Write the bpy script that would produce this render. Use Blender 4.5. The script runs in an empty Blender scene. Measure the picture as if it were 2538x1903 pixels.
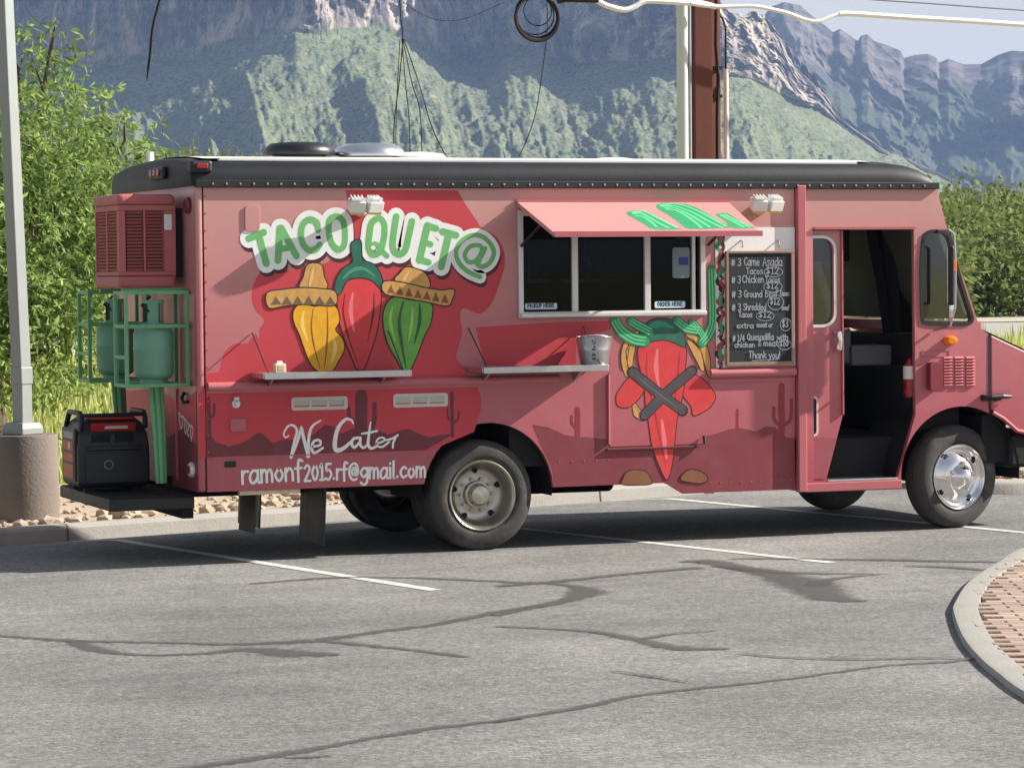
import bpy, bmesh, math, random
import numpy as np
from mathutils import Vector, Matrix
from mathutils.geometry import tessellate_polygon
random.seed(7); np.random.seed(7)
R = math.radians
SC = bpy.context.scene
COL = SC.collection

# ------------------------------------------------------------------ camera
# world: X along the truck (rear -> front), Y away from the viewer, Z up, metres; truck's kerb side is the plane Y=0
FPX, CAMP, YAW, PITCH, ROLL = 7237.67, Vector((-5.52528, -19.90832, 2.04541)), 0.377932, -0.0385493, -0.00886718
IW, IH = 2538.0, 1903.0
FWD = Vector((math.sin(YAW)*math.cos(PITCH), math.cos(YAW)*math.cos(PITCH), math.sin(PITCH)))
RT0 = Vector((math.cos(YAW), -math.sin(YAW), 0)); UP0 = RT0.cross(FWD)
RGT = RT0*math.cos(ROLL) + UP0*math.sin(ROLL); UPV = UP0*math.cos(ROLL) - RT0*math.sin(ROLL)
cd = bpy.data.cameras.new('camera'); cam = bpy.data.objects.new('camera', cd); COL.objects.link(cam)
cam.matrix_world = Matrix(((RGT.x, UPV.x, -FWD.x, CAMP.x), (RGT.y, UPV.y, -FWD.y, CAMP.y), (RGT.z, UPV.z, -FWD.z, CAMP.z), (0, 0, 0, 1)))
cd.sensor_width = 36; cd.lens = FPX/IW*36; cd.clip_start = .1; cd.clip_end = 30000
SC.camera = cam

# ------------------------------------------------------------------ light
SUN = Vector((5.2, -1.0, 3.25)).normalized()          # towards the sun
EL = math.asin(SUN.z); AZ = math.atan2(SUN.x, SUN.y)
w = bpy.data.worlds.new('World'); SC.world = w; w.use_nodes = True
nt = w.node_tree; bg = nt.nodes['Background']
sk = nt.nodes.new('ShaderNodeTexSky'); sk.sky_type = 'NISHITA'; sk.sun_disc = False
sk.sun_elevation = EL; sk.sun_rotation = AZ; sk.dust_density = 4.0; sk.air_density = 1.0; sk.altitude = 500
tcw = nt.nodes.new('ShaderNodeTexCoord'); mpw = nt.nodes.new('ShaderNodeMapping'); mpw.inputs['Scale'].default_value = (1.2,1.2,3.5); nt.links.new(tcw.outputs['Generated'], mpw.inputs[0])
nzw = nt.nodes.new('ShaderNodeTexNoise'); nzw.inputs['Scale'].default_value = 2.2; nzw.inputs['Detail'].default_value = 7; nt.links.new(mpw.outputs[0], nzw.inputs['Vector'])
mrw = nt.nodes.new('ShaderNodeMapRange'); mrw.inputs[1].default_value = .3; mrw.inputs[2].default_value = .75; mrw.inputs[3].default_value = .8; mrw.inputs[4].default_value = 1.15; nt.links.new(nzw.outputs['Fac'], mrw.inputs[0])
sxw = nt.nodes.new('ShaderNodeSeparateXYZ'); nt.links.new(tcw.outputs['Generated'], sxw.inputs[0]); hrw = nt.nodes.new('ShaderNodeMapRange'); hrw.inputs[1].default_value = 0; hrw.inputs[2].default_value = .6; hrw.inputs[3].default_value = .95; hrw.inputs[4].default_value = .22; nt.links.new(sxw.outputs['Z'], hrw.inputs[0])
mlw = nt.nodes.new('ShaderNodeMath'); mlw.operation = 'MULTIPLY'; nt.links.new(mrw.outputs[0], mlw.inputs[0]); nt.links.new(hrw.outputs[0], mlw.inputs[1])   # cloud veil thickens towards the horizon
mxw = nt.nodes.new('ShaderNodeMix'); mxw.data_type = 'RGBA'; mxw.inputs['B'].default_value = (8.2,7.7,7.0,1); nt.links.new(mlw.outputs[0], mxw.inputs['Factor']); nt.links.new(sk.outputs[0], mxw.inputs['A'])   # thin high cloud over the clear sky
nt.links.new(mxw.outputs['Result'], bg.inputs[0]); bg.inputs[1].default_value = 0.05
sl = bpy.data.lights.new('sun', 'SUN'); so = bpy.data.objects.new('sun', sl); COL.objects.link(so)
sl.energy = 5.0; sl.angle = R(.53); sl.color = (1.0, .93, .84)
so.rotation_euler = SUN.to_track_quat('Z', 'Y').to_euler()
SC.view_settings.view_transform = 'Standard'; SC.view_settings.look = 'None'
SC.view_settings.exposure = 1.1; SC.view_settings.gamma = 1.0; SC.view_settings.use_curve_mapping = False
SC.render.engine = 'CYCLES'
SC.cycles.use_denoising = True; SC.cycles.max_bounces = 7; SC.cycles.diffuse_bounces = 3; SC.cycles.glossy_bounces = 3
SC.cycles.transparent_max_bounces = 12; SC.cycles.volume_bounces = 0; SC.cycles.caustics_reflective = False; SC.cycles.caustics_refractive = False

# ------------------------------------------------------------------ measuring: picture tiles -> points on real planes
TILE = dict(TA=(100,350,3.318), TB=(100,800,2.765), TC=(560,440,2.962), TD=(560,900,2.765), TE=(1140,460,3.318), TF=(1400,780,3.457),
            TG=(1750,400,2.765), TH=(1900,800,3.072), L1=(580,470,5.267), L2=(900,500,5.53), CT=(580,1000,4.424), BD=(1780,600,5.186),
            V=(0,0,.87155), N=(0,0,1), G7=(0,1300,1.7015), G8=(1238,1200,1.7015), M1=(0,0,2.458), M2=(900,0,2.458), M3=(1638,0,2.458))
def ray(t, x, y):
    o = TILE[t]; px, py = o[0]+x/o[2], o[1]+y/o[2]
    return FWD + RGT*((px-IW/2)/FPX) - UPV*((py-IH/2)/FPX)
def S(t, x, y, d=0.0):                                   # point on the plane Y=d, as (X, Z)
    r = ray(t, x, y); k = (d-CAMP.y)/r.y; p = CAMP + r*k
    return (p.x, p.z)
def SS(t, pts, d=0.0): return [S(t, x, y, d) for x, y in pts]
def G(t, x, y, z=0.0):                                   # point on the plane Z=z, as (X, Y)
    r = ray(t, x, y); k = (z-CAMP.z)/r.z; p = CAMP + r*k
    return (p.x, p.y)
def PX(t, n, y=0):                                       # n tile pixels as metres on the truck's side
    return n/TILE[t][2]/336.0

# ------------------------------------------------------------------ materials
def lin(c):
    f = lambda v: v/12.92 if v <= .04045 else ((v+.055)/1.055)**2.4
    return tuple(f(v/255.0) for v in c) + (1.0,)
MATS = {}
def pm(name, rgb, rough=.5, metal=0.0, var=.12, scale=6.0, bump=0.0, bscale=60.0, spec=.5, dirt=0.0, dirtcol=(90,75,60), coat=0.0, fade=None):
    if name in MATS: return MATS[name]
    m = bpy.data.materials.new(name); m.use_nodes = True; n = m.node_tree; L = n.links
    b = n.nodes['Principled BSDF']; b.inputs['Roughness'].default_value = rough; b.inputs['Metallic'].default_value = metal
    b.inputs['Specular IOR Level'].default_value = spec; b.inputs['Coat Weight'].default_value = coat
    tc = n.nodes.new('ShaderNodeTexCoord')
    nz = n.nodes.new('ShaderNodeTexNoise'); nz.inputs['Scale'].default_value = scale; nz.inputs['Detail'].default_value = 6
    L.new(tc.outputs['Object'], nz.inputs['Vector'])
    c = lin(rgb); mx = n.nodes.new('ShaderNodeMix'); mx.data_type = 'RGBA'
    mx.inputs['A'].default_value = tuple(max(0, v*(1-var)) for v in c[:3])+(1,); mx.inputs['B'].default_value = tuple(min(1, v*(1+var)) for v in c[:3])+(1,)
    L.new(nz.outputs['Fac'], mx.inputs['Factor']); out = mx.outputs['Result']
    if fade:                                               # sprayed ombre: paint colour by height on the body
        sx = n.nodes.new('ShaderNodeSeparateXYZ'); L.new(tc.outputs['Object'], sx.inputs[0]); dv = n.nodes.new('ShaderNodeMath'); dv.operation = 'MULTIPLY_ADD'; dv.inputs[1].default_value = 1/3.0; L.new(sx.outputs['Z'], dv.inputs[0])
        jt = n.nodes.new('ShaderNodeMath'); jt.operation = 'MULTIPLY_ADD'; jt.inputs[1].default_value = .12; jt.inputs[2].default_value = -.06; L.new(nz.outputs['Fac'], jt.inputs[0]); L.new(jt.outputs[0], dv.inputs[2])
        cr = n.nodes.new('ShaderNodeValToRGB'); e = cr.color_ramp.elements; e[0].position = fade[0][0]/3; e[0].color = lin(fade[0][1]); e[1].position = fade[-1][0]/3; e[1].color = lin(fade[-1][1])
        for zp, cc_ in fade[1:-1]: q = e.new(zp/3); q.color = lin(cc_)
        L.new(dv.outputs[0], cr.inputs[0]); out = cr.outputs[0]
    if dirt > 0:
        n2 = n.nodes.new('ShaderNodeTexNoise'); n2.inputs['Scale'].default_value = scale*.45; n2.inputs['Detail'].default_value = 9; n2.inputs['Roughness'].default_value = .7
        L.new(tc.outputs['Object'], n2.inputs['Vector'])
        rp = n.nodes.new('ShaderNodeMapRange'); rp.inputs[1].default_value = .5; rp.inputs[2].default_value = .75; rp.inputs[3].default_value = 0; rp.inputs[4].default_value = dirt
        L.new(n2.outputs['Fac'], rp.inputs[0]); m2 = n.nodes.new('ShaderNodeMix'); m2.data_type = 'RGBA'
        m2.inputs['B'].default_value = lin(dirtcol); L.new(out, m2.inputs['A']); L.new(rp.outputs[0], m2.inputs['Factor']); out = m2.outputs['Result']
    L.new(out, b.inputs['Base Color'])
    rr = n.nodes.new('ShaderNodeMapRange'); rr.inputs[3].default_value = max(0, rough-.1); rr.inputs[4].default_value = min(1, rough+.12)
    L.new(nz.outputs['Fac'], rr.inputs[0]); L.new(rr.outputs[0], b.inputs['Roughness'])
    if bump > 0:
        nb = n.nodes.new('ShaderNodeTexNoise'); nb.inputs['Scale'].default_value = bscale; nb.inputs['Detail'].default_value = 4
        L.new(tc.outputs['Object'], nb.inputs['Vector']); bp = n.nodes.new('ShaderNodeBump'); bp.inputs['Strength'].default_value = bump; bp.inputs['Distance'].default_value = .01
        L.new(nb.outputs['Fac'], bp.inputs['Height']); L.new(bp.outputs[0], b.inputs['Normal'])
    MATS[name] = m; return m
def glass(name, tint=(.75,.8,.78), mixmin=.06, gl=.85):
    if name in MATS: return MATS[name]
    m = bpy.data.materials.new(name); m.use_nodes = True; n = m.node_tree; n.nodes.clear(); L = n.links
    o = n.nodes.new('ShaderNodeOutputMaterial'); mx = n.nodes.new('ShaderNodeMixShader'); t = n.nodes.new('ShaderNodeBsdfTransparent'); g = n.nodes.new('ShaderNodeBsdfGlossy')
    f = n.nodes.new('ShaderNodeFresnel'); f.inputs[0].default_value = 1.45; a = n.nodes.new('ShaderNodeMath'); a.operation = 'ADD'; a.inputs[1].default_value = mixmin; a.use_clamp = True
    t.inputs[0].default_value = tint+(1,); g.inputs['Roughness'].default_value = .03; g.inputs[0].default_value = (gl,gl*1.04,gl*1.07,1)
    L.new(f.outputs[0], a.inputs[0]); L.new(a.outputs[0], mx.inputs[0]); L.new(t.outputs[0], mx.inputs[1]); L.new(g.outputs[0], mx.inputs[2]); L.new(mx.outputs[0], o.inputs[0])
    MATS[name] = m; return m

# ------------------------------------------------------------------ mesh builder
class MB:
    def __init__(s): s.v = []; s.f = []
    def add(s, vs, fs):
        o = len(s.v); s.v += [tuple(p) for p in vs]; s.f += [tuple(i+o for i in f) for f in fs]; return s
    def box(s, x0, x1, y0, y1, z0, z1):
        return s.add([(x0,y0,z0),(x1,y0,z0),(x1,y1,z0),(x0,y1,z0),(x0,y0,z1),(x1,y0,z1),(x1,y1,z1),(x0,y1,z1)],
                     [(0,3,2,1),(4,5,6,7),(0,1,5,4),(1,2,6,5),(2,3,7,6),(3,0,4,7)])
    def bar(s, p0, p1, wa, wb, up=(0,0,1)):               # rectangular bar between two points
        p0, p1 = Vector(p0), Vector(p1); d = (p1-p0).normalized(); u = Vector(up)
        if abs(d.dot(u)) > .98: u = Vector((0,1,0))
        a = d.cross(u).normalized(); b = a.cross(d)
        vs = [p+a*(i*wa/2)+b*(j*wb/2) for p in (p0,p1) for i,j in ((-1,-1),(1,-1),(1,1),(-1,1))]
        return s.add(vs, [(3,2,1,0),(4,5,6,7),(0,1,5,4),(1,2,6,5),(2,3,7,6),(3,0,4,7)])
    def tube(s, pts, r, n=8, caps=True):
        pts = [Vector(p) for p in pts]; rs = r if isinstance(r, (list,tuple)) else [r]*len(pts)
        vs, fs = [], []; pa = None
        for i, p in enumerate(pts):
            d = (pts[min(i+1,len(pts)-1)]-pts[max(i-1,0)]).normalized()
            if pa is None: pa = d.orthogonal().normalized()
            pa = (pa - d*pa.dot(d)).normalized(); pb = d.cross(pa)
            vs += [p+(pa*math.cos(2*math.pi*k/n)+pb*math.sin(2*math.pi*k/n))*rs[i] for k in range(n)]
        for i in range(len(pts)-1):
            for k in range(n):
                a, b = i*n+k, i*n+(k+1)%n; fs.append((a, b, b+n, a+n))
        if caps: fs += [tuple(range(n-1,-1,-1)), tuple(range((len(pts)-1)*n, len(pts)*n))]
        return s.add(vs, fs)
    def lathe(s, prof, c=(0,0,0), axis='Z', n=32, a0=0, closed=True):
        vs, fs = [], []
        for h, r in prof:
            for k in range(n):
                t = a0+2*math.pi*k/n; x, y = r*math.cos(t), r*math.sin(t)
                p = (x,y,h) if axis == 'Z' else ((x,h,y) if axis == 'Y' else (h,x,y))
                vs.append((p[0]+c[0], p[1]+c[1], p[2]+c[2]))
        for i in range(len(prof)-1):
            for k in range(n): fs.append((i*n+k, i*n+(k+1)%n, (i+1)*n+(k+1)%n, (i+1)*n+k))
        if closed: fs += [tuple(range(n)), tuple(range((len(prof)-1)*n, len(prof)*n))]
        return s.add(vs, fs)
    def plate(s, outline, holes=(), y0=0.0, y1=.04, back=True):   # (X,Z) outline with holes, front at Y=y0, back at Y=y1
        loops = [list(outline)]+[list(h) for h in holes]
        tri = tessellate_polygon([[Vector((x,z,0)) for x,z in l] for l in loops])
        flat = [p for l in loops for p in l]; n = len(flat)
        s.add([(x,y0,z) for x,z in flat]+([(x,y1,z) for x,z in flat] if back else []), [])
        o = len(s.v)-n*(2 if back else 1)
        for t in tri:
            s.f.append(tuple(o+i for i in t))
            if back: s.f.append(tuple(o+n+i for i in reversed(t)))
        if back:
            k = 0
            for l in loops:
                m = len(l)
                for i in range(m): s.f.append((o+k+i, o+k+(i+1)%m, o+n+k+(i+1)%m, o+n+k+i))
                k += m
        return s
    def sheet(s, outline, y, holes=()): return s.plate(outline, holes, y, y, back=False)
    def ribbon(s, pts, w, y, closed=False, cap=True, proj=None):    # flat stroke on the plane Y=y
        n = len(pts); ws = w if isinstance(w, (list,tuple)) else [w]*n
        P2 = [Vector(p) for p in pts]; L, Rr = [], []
        for i in range(n):
            a = P2[(i-1) % n] if closed else P2[max(i-1,0)]; b = P2[(i+1) % n] if closed else P2[min(i+1,n-1)]
            d = (b-a); d = d.normalized() if d.length > 1e-9 else Vector((1,0)); nn = Vector((-d.y, d.x))
            L.append(P2[i]+nn*ws[i]/2); Rr.append(P2[i]-nn*ws[i]/2)
        pr = proj or (lambda p: (p.x, y, p.y))
        vs = [pr(p) for p in L]+[pr(p) for p in Rr]; fs = []
        for i in range(n if closed else n-1): j = (i+1) % n; fs.append((i, j, n+j, n+i))
        s.add(vs, fs)
        if cap and not closed:
            for i, e in ((0,1), (n-1,n-2)):
                d = (P2[i]-P2[e]).normalized(); nn = Vector((-d.y, d.x)); r = ws[i]/2
                arc = [P2[i]+(nn*math.cos(t)+d*math.sin(t))*r for t in [math.pi*k/7 for k in range(8)]]
                s.add([pr(p) for p in arc], [tuple(range(8))])
        return s
    def build(s, name, mat, parent=None, smooth=False, bevel=0.0, bseg=2, loc=None, rotz=0, flip=False):
        me = bpy.data.meshes.new(name); me.from_pydata(s.v, [], s.f); me.update()
        bm = bmesh.new(); bm.from_mesh(me)
        if not flip: bmesh.ops.recalc_face_normals(bm, faces=bm.faces)
        bm.to_mesh(me); bm.free()
        if smooth:
            for p in me.polygons: p.use_smooth = True
            me.set_sharp_from_angle(angle=R(smooth if smooth > 1 else 35))
        me.materials.append(mat)
        o = bpy.data.objects.new(name, me); COL.objects.link(o)
        if parent: o.parent = parent
        if loc: o.location = loc
        if rotz: o.rotation_euler.z = rotz
        if bevel > 0:
            b = o.modifiers.new('bevel', 'BEVEL'); b.width = bevel; b.segments = bseg; b.limit_method = 'ANGLE'; b.angle_limit = R(40)
        return o
def tag(o, label=None, cat=None, group=None, kind=None):
    if label: o['label'] = label
    if cat: o['category'] = cat
    if group: o['group'] = group
    if kind: o['kind'] = kind
    return o
def empty(name, loc=(0,0,0), rz=0):
    o = bpy.data.objects.new(name, None); COL.objects.link(o); o.location = loc; o.rotation_euler.z = rz; o.empty_display_size = .1; return o
def smooth2(pts, closed=False, k=6):                      # Catmull-Rom through 2D points
    n = len(pts)
    if n < 3: return [tuple(p) for p in pts]
    out = []
    for i in range(n if closed else n-1):
        p = [Vector(pts[j % n] if closed else pts[min(max(j,0),n-1)]) for j in (i-1,i,i+1,i+2)]
        for q in range(k):
            t = q/k; out.append(tuple(.5*((2*p[1])+(p[2]-p[0])*t+(2*p[0]-5*p[1]+4*p[2]-p[3])*t*t+(3*p[1]-p[0]-3*p[2]+p[3])*t**3)))
    if not closed: out.append(tuple(pts[-1]))
    return out
def rrect(x0, x1, z0, z1, r, n=5):
    out = []
    for cx, cz, a in ((x1-r,z0+r,-90),(x1-r,z1-r,0),(x0+r,z1-r,90),(x0+r,z0+r,180)):
        out += [(cx+r*math.cos(R(a+90*i/n)), cz+r*math.sin(R(a+90*i/n))) for i in range(n+1)]
    return out
def ccw(p):
    a = sum(p[i][0]*p[(i+1) % len(p)][1]-p[(i+1) % len(p)][0]*p[i][1] for i in range(len(p)))
    return p if a > 0 else p[::-1]
def copy_tree(o, parent=None):
    c = o.copy(); COL.objects.link(c); c.parent = parent
    for ch in [x for x in o.children]: copy_tree(ch, c)
    return c
# ================================================================== THE SETTING
def sweep(mb, path, prof, closed=False):                  # path (x,y) list, prof (offset to the left, z)
    n = len(path); P2 = [Vector(p) for p in path]; rows = []
    for i in range(n):
        d = (P2[min(i+1,n-1)]-P2[max(i-1,0)]).normalized(); nn = Vector((-d.y, d.x))
        rows.append([(P2[i].x+nn.x*o, P2[i].y+nn.y*o, z) for o, z in prof])
    m = len(prof); vs = [p for r in rows for p in r]; fs = []
    for i in range(n-1):
        for k in range(m-1): fs.append((i*m+k, (i+1)*m+k, (i+1)*m+k+1, i*m+k+1))
    fs += [tuple(range(m)), tuple(range((n-1)*m, n*m))]
    return mb.add(vs, fs)
def flatpoly(pts, z, mat, name, parent=None, holes=()):
    loops = [list(pts)]+[list(h) for h in holes]
    tri = tessellate_polygon([[Vector((x,y,0)) for x,y in l] for l in loops]); flat = [p for l in loops for p in l]
    mb = MB(); mb.add([(x,y,z) for x,y in flat], [tuple(t) for t in tri])
    o = mb.build(name, mat, parent)
    me = o.data; bm = bmesh.new(); bm.from_mesh(me)
    for f in bm.faces:
        if f.normal.z < 0: f.normal_flip()
    bm.to_mesh(me); bm.free(); return o

def asphalt_mat():
    m = bpy.data.materials.new('asphalt'); m.use_nodes = True; n = m.node_tree; L = n.links; b = n.nodes['Principled BSDF']
    tc = n.nodes.new('ShaderNodeTexCoord')
    def noise(s, d, r=.6, st=None):
        z = n.nodes.new('ShaderNodeTexNoise'); z.inputs['Scale'].default_value = s; z.inputs['Detail'].default_value = d; z.inputs['Roughness'].default_value = r
        if st:
            mp = n.nodes.new('ShaderNodeMapping'); mp.inputs['Scale'].default_value = st; mp.inputs['Rotation'].default_value = (0,0,R(8)); L.new(tc.outputs['Object'], mp.inputs[0]); L.new(mp.outputs[0], z.inputs['Vector'])
        else: L.new(tc.outputs['Object'], z.inputs['Vector'])
        return z.outputs['Fac']
    def ramp(f, pts):
        r = n.nodes.new('ShaderNodeValToRGB'); e = r.color_ramp.elements
        e[0].position, e[0].color = pts[0]; e[1].position, e[1].color = pts[-1]
        for p, c in pts[1:-1]: q = e.new(p); q.color = c
        L.new(f, r.inputs[0]); return r.outputs[0]
    g = lambda a, t=1.0: (a*1.0*t, a*1.0, a*.975, 1)
    base = ramp(noise(.35, 5, .65), [(.28, g(.13,.98)), (.5, g(.19,.99)), (.72, g(.265,1.02))])
    streak = ramp(noise(1.1, 6, .7, (.25,1.6,1)), [(.3, (.8,.81,.83,1)), (.55, (1,1,1,1)), (.75, (1.1,1.09,1.05,1))])
    fine = ramp(noise(30, 4, .8), [(.3, (.34,.34,.35,1)), (.5, (1,1,1,1)), (.7, (1.8,1.76,1.66,1))])
    mid = ramp(noise(9, 5, .75), [(.3, (.68,.68,.69,1)), (.5, (1,1,1,1)), (.7, (1.3,1.29,1.25,1))])
    m0 = n.nodes.new('ShaderNodeMix'); m0.data_type = 'RGBA'; m0.blend_type = 'MULTIPLY'; m0.inputs['Factor'].default_value = .8; L.new(base, m0.inputs['A']); L.new(mid, m0.inputs['B']); base = m0.outputs['Result']
    m1 = n.nodes.new('ShaderNodeMix'); m1.data_type = 'RGBA'; m1.blend_type = 'MULTIPLY'; m1.inputs['Factor'].default_value = 1; L.new(base, m1.inputs['A']); L.new(streak, m1.inputs['B'])
    m2 = n.nodes.new('ShaderNodeMix'); m2.data_type = 'RGBA'; m2.blend_type = 'MULTIPLY'; m2.inputs['Factor'].default_value = .85; L.new(m1.outputs['Result'], m2.inputs['A']); L.new(fine, m2.inputs['B'])
    L.new(m2.outputs['Result'], b.inputs['Base Color']); b.inputs['Roughness'].default_value = .85; b.inputs['Specular IOR Level'].default_value = .3
    bp = n.nodes.new('ShaderNodeBump'); bp.inputs['Strength'].default_value = .55; bp.inputs['Distance'].default_value = .012
    L.new(noise(55, 4, .7), bp.inputs['Height']); L.new(bp.outputs[0], b.inputs['Normal'])
    return m
M_ASPH = asphalt_mat()
def seal_mat():
    m = bpy.data.materials.new('crack_sealant'); m.use_nodes = True; n = m.node_tree; L = n.links; b = n.nodes['Principled BSDF']; out = n.nodes['Material Output']
    tc = n.nodes.new('ShaderNodeTexCoord'); z = n.nodes.new('ShaderNodeTexNoise'); z.inputs['Scale'].default_value = 14; z.inputs['Detail'].default_value = 8; z.inputs['Roughness'].default_value = .75; L.new(tc.outputs['Object'], z.inputs['Vector'])
    at = n.nodes.new('ShaderNodeAttribute'); at.attribute_name = 'across'
    a = n.nodes.new('ShaderNodeMath'); a.operation = 'MULTIPLY_ADD'; a.inputs[1].default_value = 1.5; L.new(z.outputs['Fac'], a.inputs[0]); L.new(at.outputs['Fac'], a.inputs[2])
    mr = n.nodes.new('ShaderNodeMapRange'); mr.inputs[1].default_value = .85; mr.inputs[2].default_value = 1.45; mr.inputs[4].default_value = .66; L.new(a.outputs[0], mr.inputs[0])
    b.inputs['Base Color'].default_value = (.078,.077,.075,1); b.inputs['Roughness'].default_value = .7
    t = n.nodes.new('ShaderNodeBsdfTransparent'); mx = n.nodes.new('ShaderNodeMixShader'); L.new(mr.outputs[0], mx.inputs[0]); L.new(t.outputs[0], mx.inputs[1]); L.new(b.outputs[0], mx.inputs[2]); L.new(mx.outputs[0], out.inputs[0]); return m
M_SEAL = seal_mat()
M_LINE = pm('road_paint', (205,205,200), .7, var=.1, scale=20, dirt=.55, dirtcol=(115,113,110), bump=.2)
M_KERB = pm('kerb_concrete', (154,152,146), .85, var=.14, scale=5, bump=.35, bscale=50, dirt=.4, dirtcol=(105,98,88))
M_GRAV = pm('desert_gravel', (170,154,132), .95, var=.3, scale=14, bump=.8, bscale=30)
M_ROCK = pm('gravel_stone', (176,160,140), .9, var=.35, scale=9, bump=.3)
M_GROUND = pm('desert_soil', (150,148,92), .95, var=.3, scale=.5, bump=.4, bscale=5)

KS = .31; KA = math.atan(KS); DIP = -.09                    # kerb line y = 3.19 + .31 x; the lot falls 9 cm into the gutter
def kl(x): return (x, 3.19+KS*x)
bend = smooth2([kl(6.4), (7.2,5.42), (7.6,5.2), (7.85,4.75), (8.0,4.2), (8.35,3.75), (8.9,3.6), (9.7,3.75), (12.5,4.6)], k=5)
kfull = [kl(x) for x in (-60,-14,-6.2,-3.3,-.45,2.3,4.9)]+bend+[(60,19.5)]
def offs(path, o):
    out = []
    for i, p in enumerate(path):
        d = (Vector(path[min(i+1,len(path)-1)])-Vector(path[max(i-1,0)])).normalized(); out.append((p[0]-d.y*o, p[1]+d.x*o))
    return out
brk = [(x, y-1.05) for x, y in kfull]
tri = tessellate_polygon([[Vector((x,y,0)) for x,y in [(-60,-60),(90,-60),(90,24)]+brk[::-1]]]); mb = MB()
mb.add([(x,y,0) for x,y in [(-60,-60),(90,-60),(90,24)]+brk[::-1]], [tuple(t) for t in tri])
kb = [(x,y+.05) for x,y in kfull]; n_ = len(brk)
mb.add([(x,y,0) for x,y in brk]+[(x,y,DIP) for x,y in kb], [(i,i+1,n_+i+1,n_+i) for i in range(n_-1)])
asph = mb.build('asphalt', M_ASPH); bm = bmesh.new(); bm.from_mesh(asph.data); bmesh.ops.remove_doubles(bm, verts=bm.verts, dist=1e-4)
for f in bm.faces:
    f.normal_update()
    if f.normal.z < 0: f.normal_flip()
bm.to_mesh(asph.data); bm.free(); tag(asph, kind='structure')
def gz(x, y):                                             # lot surface height
    k = np.interp(x, [p[0] for p in kfull], [p[1] for p in kfull]); return DIP*min(1, max(0, (y-(k-1.05))/1.1))
ter = flatpoly([(x-.05,y+.1) for x,y in kfull]+[(6000,1200),(6000,9000),(-5000,9000),(-5000,-1600)], .025, M_GROUND, 'terrain'); tag(ter, kind='structure')
# desert under and around the lot, so the ground reaches the horizon everywhere
flatpoly([(-5000,-3000),(6000,-3000),(6000,1190),(90.05,25),(90.05,-60.05),(-60.05,-60.05),(-60.05,-17),(-5000,-1610)], -.12, M_GROUND, 'ground')['kind'] = 'structure'

kerb = empty('kerb'); kerb['kind'] = 'structure'
KP = [(o,z+DIP) for o,z in [(0,-.02),(.015,.105),(.03,.128),(.05,.138),(.15,.14),(.152,-.02)]]
js = [-60,-30,-14,-9,-6.2,-3.0,-.22,2.6,5.15,6.4]
for a, b in zip(js[:-1], js[1:]):
    g = .006; pa, pb = kl(a+g), kl(b-g)
    path = [(pa[0]+(pb[0]-pa[0])*i/6, pa[1]+(pb[1]-pa[1])*i/6) for i in range(7)]
    sweep(MB(), path, KP).build('kerb_stone', M_KERB, kerb, bevel=.008)
sweep(MB(), bend[1:20], KP).build('kerb_stone', M_KERB, kerb, smooth=40)
sweep(MB(), bend[20:]+[(60,19.5)], KP).build('kerb_stone', M_KERB, kerb, smooth=40)

# gravel bed behind the kerb, with loose stones
gb = flatpoly([(x, kl(x)[1]+.15) for x in (-30,-10,6.8)]+[(7.75,5.35),(8.1,4.5),(8.6,3.95),(9.7,3.95),(12.5,4.8),(30,10.4),(30,17),(8,10.5),(2,8.2),(-3,6.2),(-30,-2.5)], .031, M_GRAV, 'gravel_bed'); gb['kind'] = 'structure'
def icos():
    bm = bmesh.new(); bmesh.ops.create_icosphere(bm, subdivisions=1, radius=1); v = [tuple(p.co) for p in bm.verts]; f = [tuple(q.index for q in p.verts) for p in bm.faces]; bm.free(); return v, f
IV, IF = icos()
mb = MB()
for i in range(1700):
    x = random.uniform(-3, 12); t = random.random()**1.4
    y = kl(x)[1]+.22+t*3.6
    if x > 6.5:
        if x < 8.6: continue
        y = 3.95+(x-8.6)*.3+t*3
    r = random.choice([.02,.03,.03,.045,.07])*random.uniform(.7,1.3); q = [random.uniform(.7,1.3) for _ in range(3)]; a = random.random()*6
    mb.add([(x+r*q[0]*(v[0]*math.cos(a)-v[1]*math.sin(a)), y+r*q[1]*(v[0]*math.sin(a)+v[1]*math.cos(a)), .032+r*(.35+.6*q[2]*v[2])) for v in IV], IF)
o = mb.build('gravel_stones', M_ROCK, gb); o['kind'] = 'stuff'

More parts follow.
